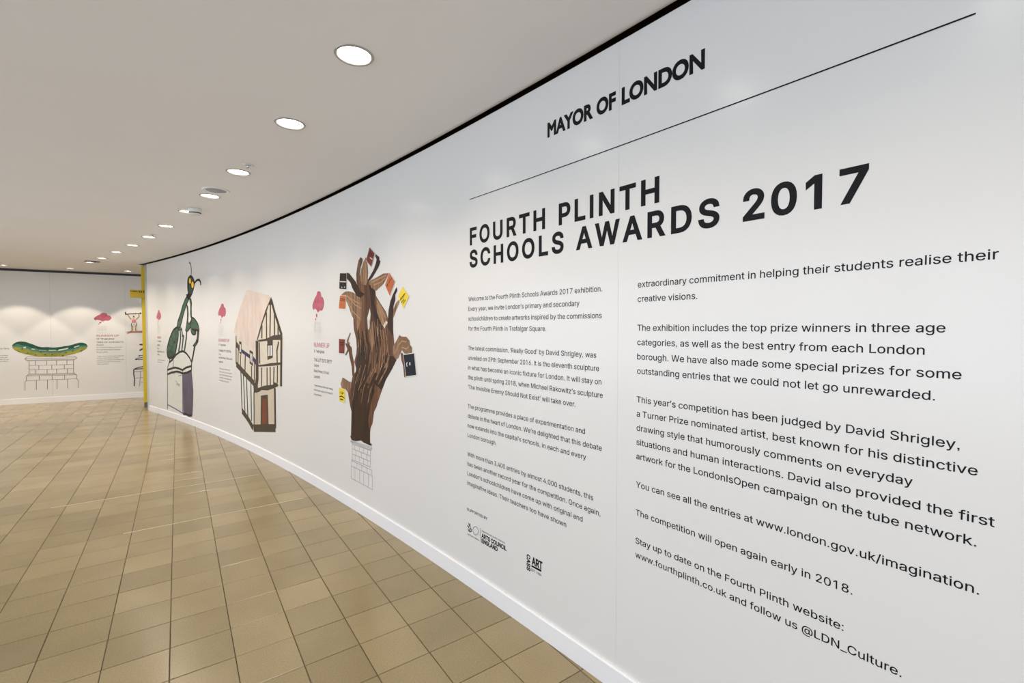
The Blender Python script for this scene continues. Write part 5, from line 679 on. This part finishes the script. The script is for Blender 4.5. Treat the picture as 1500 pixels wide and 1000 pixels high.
 ('bubble','cloud_pink',[(1.575,1.648),(1.572,1.639),(1.566,1.633),(1.557,1.631),(1.548,1.633),(1.541,1.639),(1.539,1.648),(1.541,1.656),(1.548,1.663),(1.557,1.665),(1.566,1.663),(1.572,1.656)],None,1),
 ('bubble','cloud_pink',[(1.544,1.616),(1.542,1.611),(1.538,1.607),(1.531,1.605),(1.525,1.607),(1.521,1.611),(1.519,1.616),(1.521,1.622),(1.525,1.626),(1.531,1.627),(1.538,1.626),(1.542,1.622)],None,1),
 ('plinth_icon','faint_line',[[(1.501,1.575),(1.657,1.575)],[(1.501,1.56),(1.657,1.56)],[(1.501,1.53),(1.657,1.53)],[(1.501,1.501),(1.657,1.501)],[(1.501,1.486),(1.657,1.486)],[(1.501,1.427),(1.657,1.427)],[(1.501,1.575),(1.501,1.427)],[(1.657,1.575),(1.657,1.427)],[(1.539,1.575),(1.539,1.56)],[(1.586,1.575),(1.586,1.56)],[(1.634,1.575),(1.634,1.56)],[(1.525,1.56),(1.525,1.53)],[(1.572,1.56),(1.572,1.53)],[(1.619,1.56),(1.619,1.53)],[(1.539,1.53),(1.539,1.501)],[(1.586,1.53),(1.586,1.501)],[(1.634,1.53),(1.634,1.501)],[(1.525,1.501),(1.525,1.486)],[(1.572,1.501),(1.572,1.486)],[(1.619,1.501),(1.619,1.486)],[(1.539,1.486),(1.539,1.427)],[(1.586,1.486),(1.586,1.427)],[(1.634,1.486),(1.634,1.427)]],.004,1),
]),
]
LOGO_MARKS={'funding_logo':[('divider','ink_soft',[[(-4.147,.38),(-4.147,.299)]],.002,1),('ring_dot','ink',[[(-4.166,.355),(-4.163,.355)],[(-4.168,.348),(-4.165,.347)],[(-4.171,.34),(-4.168,.34)],[(-4.177,.334),(-4.174,.334)],[(-4.184,.329),(-4.181,.329)],[(-4.192,.327),(-4.189,.326)],[(-4.2,.326),(-4.197,.326)],[(-4.207,.328),(-4.204,.328)],[(-4.213,.333),(-4.21,.332)],[(-4.217,.339),(-4.214,.338)],[(-4.218,.346),(-4.215,.346)],[(-4.217,.354),(-4.214,.353)],[(-4.213,.361),(-4.21,.361)],[(-4.207,.368),(-4.204,.367)],[(-4.2,.372),(-4.197,.372)],[(-4.192,.375),(-4.189,.374)],[(-4.184,.375),(-4.181,.375)],[(-4.177,.373),(-4.174,.372)],[(-4.171,.368),(-4.168,.368)],[(-4.168,.362),(-4.165,.362)]],.006,1),('crossed_fingers','ink',[[(-4.262,.374),(-4.256,.367),(-4.244,.363),(-4.24,.35),(-4.23,.344),(-4.233,.332),(-4.248,.325),(-4.262,.329),(-4.266,.34)],[(-4.243,.376),(-4.251,.366),(-4.26,.344)],[(-4.274,.354),(-4.262,.352),(-4.256,.345)],[(-4.252,.344),(-4.238,.341)],[(-4.257,.336),(-4.245,.333)]],.005,1)],'shop_logo':[('bar','ink',[(-3.717,.331),(-3.646,.334),(-3.646,.323),(-3.717,.322)],None,1)]}
LETTERING=[
('heading_lettering','large bold black wall heading naming the schools awards and the year','R',[
 ('FOURTH',-4.2408,-3.6243,2.0170,.092,2,'ink'),
 ('PLINTH',-3.5338,-3.0023,2.0170,.092,2,'ink'),
 ('SCHOOLS',-4.2447,-3.5016,1.8880,.092,2,'ink'),
 ('AWARDS',-3.4259,-2.7665,1.8880,.092,2,'ink'),
 ('2017',-2.6880,-2.3482,1.8880,.092,2,'ink'),
]),
('office_lettering','bold black capitals above the thin rule at the top of the wall','R',[
 ('MAYOR',-3.6097,-3.3304,2.4445,.062,5,'ink'),
 ('OF',-3.3118,-3.2100,2.4445,.062,5,'ink'),
 ('LONDON',-3.1806,-2.8258,2.4445,.062,5,'ink'),
]),
('paragraph_lettering','first paragraph of small black text in the left column, starting Welcome','R',[
 ('Welcome to the Fourth Plinth Schools Awards 2017 exhibition.',-4.2556,-3.2761,1.6910,.024,0,'ink'),
 ('Every year, we invite London’s primary and secondary',-4.2565,-3.4032,1.6337,.024,0,'ink'),
 ('schoolchildren to create artworks inspired by the commissions',-4.2574,-3.2771,1.5764,.024,0,'ink'),
 ('for the Fourth Plinth in Trafalgar Square.',-4.2582,-3.6160,1.5191,.024,0,'ink'),
]),
('paragraph_lettering','second paragraph of the left text column, about the latest commission','R',[
 ('The latest commission, ‘Really Good’ by David Shrigley, was',-4.2600,-3.3058,1.4045,.024,0,'ink'),
 ('unveiled on 29th September 2016. It is the eleventh sculpture',-4.2608,-3.2904,1.3472,.024,0,'ink'),
 ('in what has become an iconic fixture for London. It will stay on',-4.2617,-3.2769,1.2899,.024,0,'ink'),
 ('the plinth until spring 2018, when Michael Rakowitz’s sculpture',-4.2626,-3.2691,1.2326,.024,0,'ink'),
 ('‘The Invisible Enemy Should Not Exist’ will take over.',-4.2634,-3.4253,1.1753,.024,0,'ink'),
]),
('paragraph_lettering','third paragraph of the left text column, about the programme','R',[
 ('The programme provides a place of experimentation and',-4.2652,-3.3677,1.0607,.024,0,'ink'),
 ('debate in the heart of London. We’re delighted that this debate',-4.2660,-3.2730,1.0034,.024,0,'ink'),
 ('now extends into the capital’s schools, in each and every',-4.2669,-3.3611,0.9461,.024,0,'ink'),
 ('London borough.',-4.2678,-4.0004,0.8888,.024,0,'ink'),
]),
('paragraph_lettering','fourth paragraph of the left text column, about the number of entries','R',[
 ('With more than 3,400 entries by almost 4,000 students, this',-4.2695,-3.3188,0.7742,.024,0,'ink'),
 ('has been another record year for the competition. Once again,',-4.2704,-3.2784,0.7169,.024,0,'ink'),
 ('London’s schoolchildren have come up with original and',-4.2713,-3.3794,0.6596,.024,0,'ink'),
 ('imaginative ideas. Their teachers too have shown',-4.2722,-3.4796,0.6023,.024,0,'ink'),
]),
('paragraph_lettering','two-line paragraph at the top of the right text column, ending creative visions','R',[
 ('extraordinary commitment in helping their students realise their',-3.0961,-2.0959,1.6950,.024,0,'ink'),
 ('creative visions.',-3.0962,-2.8440,1.6377,.024,0,'ink'),
]),
('paragraph_lettering','paragraph of the right text column about the prize winners in three age categories','R',[
 ('The exhibition includes the top prize winners in three age',-3.0964,-2.1845,1.5231,.024,0,'ink'),
 ('categories, as well as the best entry from each London',-3.0964,-2.2228,1.4658,.024,0,'ink'),
 ('borough. We have also made some special prizes for some',-3.0965,-2.1531,1.4085,.024,0,'ink'),
 ('outstanding entries that we could not let go unrewarded.',-3.0966,-2.2008,1.3512,.024,0,'ink'),
]),
('paragraph_lettering','five-line paragraph of the right text column about the judge of the competition','R',[
 ('This year’s competition has been judged by David Shrigley,',-3.0968,-2.1532,1.2366,.024,0,'ink'),
 ('a Turner Prize nominated artist, best known for his distinctive',-3.0969,-2.1204,1.1793,.024,0,'ink'),
 ('drawing style that humorously comments on everyday',-3.0969,-2.2397,1.1220,.024,0,'ink'),
 ('situations and human interactions. David also provided the first',-3.0970,-2.0893,1.0647,.024,0,'ink'),
 ('artwork for the LondonIsOpen campaign on the tube network.',-3.0971,-2.1192,1.0074,.024,0,'ink'),
]),
('paragraph_lettering','single line of the right text column giving the web address for all the entries','R',[
 ('You can see all the entries at www.london.gov.uk/imagination.',-3.0973,-2.1121,0.8928,.024,0,'ink'),
]),
('paragraph_lettering','single line of the right text column saying the competition will open again','R',[
 ('The competition will open again early in 2018.',-3.0975,-2.3655,0.7782,.024,0,'ink'),
]),
('paragraph_lettering','last two lines of the right text column, with the website and social media name','R',[
 ('Stay up to date on the Fourth Plinth website:',-3.0977,-2.3849,0.6636,.024,0,'ink'),
 ('www.fourthplinth.co.uk and follow us @LDN_Culture.',-3.0978,-2.2530,0.6063,.024,0,'ink'),
]),
('supporter_caption','small spaced black capitals above the row of supporter logos','R',[
 ('SUPPORTED BY',-4.2755,-4.0794,0.4470,.015,3,'ink'),
]),
('funding_logo','black funding logo with crossed fingers and a ring of dots','R',[
 ('ARTS COUNCIL',-4.1351,-3.9139,0.3312,.023,4,'ink'),
 ('ENGLAND',-4.1352,-3.9888,0.3009,.023,4,'ink'),
 ('Supported using public funding by',-4.1335,-3.9250,0.3660,0.009,0,'ink_soft'),
 ('LOTTERY FUNDED',-4.2730,-4.1589,0.3006,0.0075,3,'ink'),
]),
('shop_logo','square black logo with vertical lettering beside a thick bar, above the skirting','R',[
 ('ART',-3.7157,-3.6379,0.3377,.036,4,'ink'),
 ('EST. 1984',-3.7203,-3.6456,0.3007,.012,1,'ink'),
]),
('caption_lettering','pink and black caption text between the timbered house and the brown tree','R',[
 ('RUNNER UP',-6.6723,-6.3239,1.3514,.037,1,'cloud_pink'),
 ('5-7 age group',-6.6738,-6.4378,1.3002,.023,1,'ink'),
 ('THE LITTER’S REST',-6.6765,-6.2723,1.2118,.028,1,'ink_soft'),
 ('Gabriel',-6.6780,-6.5638,1.1621,.024,0,'ink_soft'),
 ('Reay Primary School',-6.6796,-6.3430,1.1091,.024,0,'ink_soft'),
 ('Lambeth',-6.6812,-6.5413,1.0543,.024,0,'ink_soft'),
 ('“I saw a drawing of litter trees, drawing',-6.6836,-6.2599,0.9729,.015,0,'ink_soft'),
 ('how litter gets caught up in the trees if it',-6.6849,-6.2609,0.9296,.015,0,'ink_soft'),
 ('isn’t put in the bin.”',-6.6862,-6.5068,0.8863,.015,0,'ink_soft'),
]),
('caption_lettering','pink and black caption text between the green insect and the timbered house','R',[
 ('RUNNER UP',-9.6956,-9.2705,1.3433,.037,1,'cloud_pink'),
 ('5-7 age group',-9.6984,-9.4157,1.2880,.023,1,'ink'),
 ('TOWER OF LONDON',-9.6960,-9.2183,1.2017,.028,1,'ink_soft'),
 ('Zoe',-9.6987,-9.6159,1.1511,.024,0,'ink_soft'),
 ('Old Oak Primary, West London',-9.7011,-9.1708,1.1053,.024,0,'ink_soft'),
 ('Newham',-9.6971,-9.5288,1.0490,.024,0,'ink_soft'),
 ('“The sort of tower house',-9.6881,-9.2660,0.9568,.015,0,'ink_soft'),
 ('that used to be all over London',-9.6903,-9.1928,0.9134,.015,0,'ink_soft'),
 ('is one of my favourites because',-9.6925,-9.1882,0.8723,.015,0,'ink_soft'),
 ('it is made of wood and people',-9.6876,-9.2162,0.8329,.015,0,'ink_soft'),
 ('lived above the shop.”',-9.6898,-9.3069,0.7906,.015,0,'ink_soft'),
]),
('caption_lettering','pink and black caption text beside the yellow post, left of the insect','R',[
 ('WINNER',-12.5410,-12.3408,1.3462,.035,1,'cloud_pink'),
 ('5-7 age group',-12.5376,-12.3443,1.2890,.023,1,'ink'),
 ('MANTIS',-12.5425,-12.4087,1.2107,.028,1,'ink_soft'),
 ('Ela',-12.5459,-12.4683,1.1569,.024,0,'ink_soft'),
 ('Highlands Primary School',-12.5494,-12.1820,1.1018,.024,0,'ink_soft'),
 ('Haringey',-12.5527,-12.4398,1.0503,.024,0,'ink_soft'),
 ('“I like insects and big clocks',-12.5479,-12.1734,0.9587,.015,0,'ink_soft'),
 ('in the middle of town.”',-12.5505,-12.2975,0.9182,.015,0,'ink_soft'),
]),
('caption_lettering','pink and black caption text on the back wall between the cucumber and the weightlifter','B',[
 ('RUNNER UP',1.4906,1.8659,1.3477,.036,1,'cloud_pink'),
 ('12-15 age group',1.4894,1.7818,1.2896,.022,2,'ink'),
 ('TREE OF ACROBATS',1.4879,1.9342,1.2142,.026,1,'ink_soft'),
 ('Stewart',1.4869,1.6038,1.1598,.022,0,'ink_soft'),
 ('St Thomas More Catholic',1.4878,1.9154,1.1103,.015,0,'ink_soft'),
 ('Comprehensive School',1.4867,1.8799,1.0571,.022,0,'ink_soft'),
 ('Greenwich',1.4839,1.6651,1.0064,.022,0,'ink_soft'),
 ('“Inspired by the Olympic games, especially',1.4888,1.9365,0.9221,.015,0,'ink_soft'),
 ('the Rio London Olympic opening',1.4880,1.8422,0.8812,.015,0,'ink_soft'),
 ('ceremony, this acrobat shows athletes and',1.4872,1.9319,0.8404,.015,0,'ink_soft'),
 ('acrobats using a giant oak tree as their',1.4864,1.8848,0.7983,.015,0,'ink_soft'),
 ('balancing apparatus.”',1.4855,1.6891,0.7549,.015,0,'ink_soft'),
]),
('caption_lettering','small grey text at the left edge of the back wall, left of the cucumber','B',[
 ('Burntwood School for Girls',-0.3138,0.1540,1.1109,.027,0,'ink_soft'),
 ('“A sculpture of a giant cucumber',-0.3169,0.1374,0.9782,.017,0,'ink_soft'),
 ('would be a fun and greenish',-0.3178,0.1268,0.9384,.017,0,'ink_soft'),
 ('addition because so few of us',-0.3187,0.1395,0.8986,.017,0,'ink_soft'),
 ('eat them as they should be eaten”',-0.3195,0.1445,0.8628,.017,0,'ink_soft'),
]),
]
VERTICAL_WORD=('CASS', -3.7539, -3.7256, 0.2914, 0.3761)
FINE=('plinth','plinth_icon','brush_stroke','ring_dot','skin_speck','pencil_mark','paper_mark','wing_vein','small_figure','window_bar','crossed_fingers')
def add_parts(r,wall,parts):
    for (pn,mt,geo,w_,lay) in parts:
        if w_ is None: print_obj(pn,poly_bm(geo),wall,lay,mt,r)
        elif len(geo)>1 and pn in FINE: print_obj(pn,stroke_bm(geo,w_),wall,lay,mt,r)['kind']='stuff'
        else:
            for g_ in geo: print_obj(pn,stroke_bm([g_],w_),wall,lay,mt,r)
for (nm,label,cat,wall,parts) in MURALS:
    g0=parts[0][2]; q=g0[0] if parts[0][3] is None else g0[0][0]
    r=tag(empty(nm,WALL[wall](q[0],q[1],0)),label,cat)
    if cat=='wall sticker': r['group']='pink thought clouds on the walls'
    add_parts(r,wall,parts)
for (nm,label,wall,lines) in LETTERING:
    r=tag(empty(nm,WALL[wall](lines[0][1],lines[0][3],0)),label,'logo' if 'logo' in nm else 'lettering')
    for (t,s0,s1,z,cap,wt,mt) in lines: cap*=1.13 if nm=='caption_lettering' else 1; print_obj('text_line',word_bm(t,s0,s1,z,cap,wt,None,'B' if nm=='office_lettering' else 'I'),wall,0,mt,r)
    if nm in LOGO_MARKS: add_parts(r,wall,LOGO_MARKS[nm])
    if nm=='shop_logo':
        w0=VERTICAL_WORD; print_obj('text_line',word_bm(w0[0],w0[1],w0[2],w0[3],.05,4,(w0[1],w0[2],w0[3],w0[4])),wall,0,'ink',r)
r=tag(empty('rule_line',PR(-4.242,2.279)),'long thin black horizontal rule under the top lettering on the curved wall','line')
print_obj('stroke',stroke_bm([[(-4.242,2.279),(-2.146,2.281)]],.0042),'R',1,'ink',r)
# text on the toilet sign
def sign_text(txt,x0,x1,z,cap):
    v,f=text_mesh(txt,2); a0=min(a for a,_ in v); a1=max(a for a,_ in v); sc=cap/509.
    o=mesh_obj('text_line',[(x0+(a-a0)/(a1-a0)*(x1-x0),8.9545,z+b*sc) for a,b in v],f,'ink',sg); o.location=-Vector(sg.location)
sign_text('Toilets',-.66,-.555,2.222,.022)
for x,kind in((-.527,0),(-.497,1),(-.462,2)):
    bm=bmesh.new(); bmesh.ops.create_circle(bm,cap_ends=True,segments=12,radius=.0055)
    for v in bm.verts: v.co=Vector((x+v.co.x,8.9543,2.248+v.co.y))
    body=[(-.009,.238),(.009,.238),(.011,.222),(.005,.222),(.005,.205),(-.005,.205),(-.005,.222),(-.011,.222)] if kind!=1 else [(-.007,.238),(.007,.238),(.013,.216),(.005,.216),(.005,.205),(-.005,.205),(-.005,.216),(-.013,.216)]
    P=[Vector((x+a,8.9543,2+b)) for a,b in body]; vs=[bm.verts.new(p) for p in P]
    for t in tessellate_polygon([P]): bm.faces.new([vs[i] for i in t])
    o=bm_obj('pictogram',bm,'ink',sg); o.location=-Vector(sg.location)
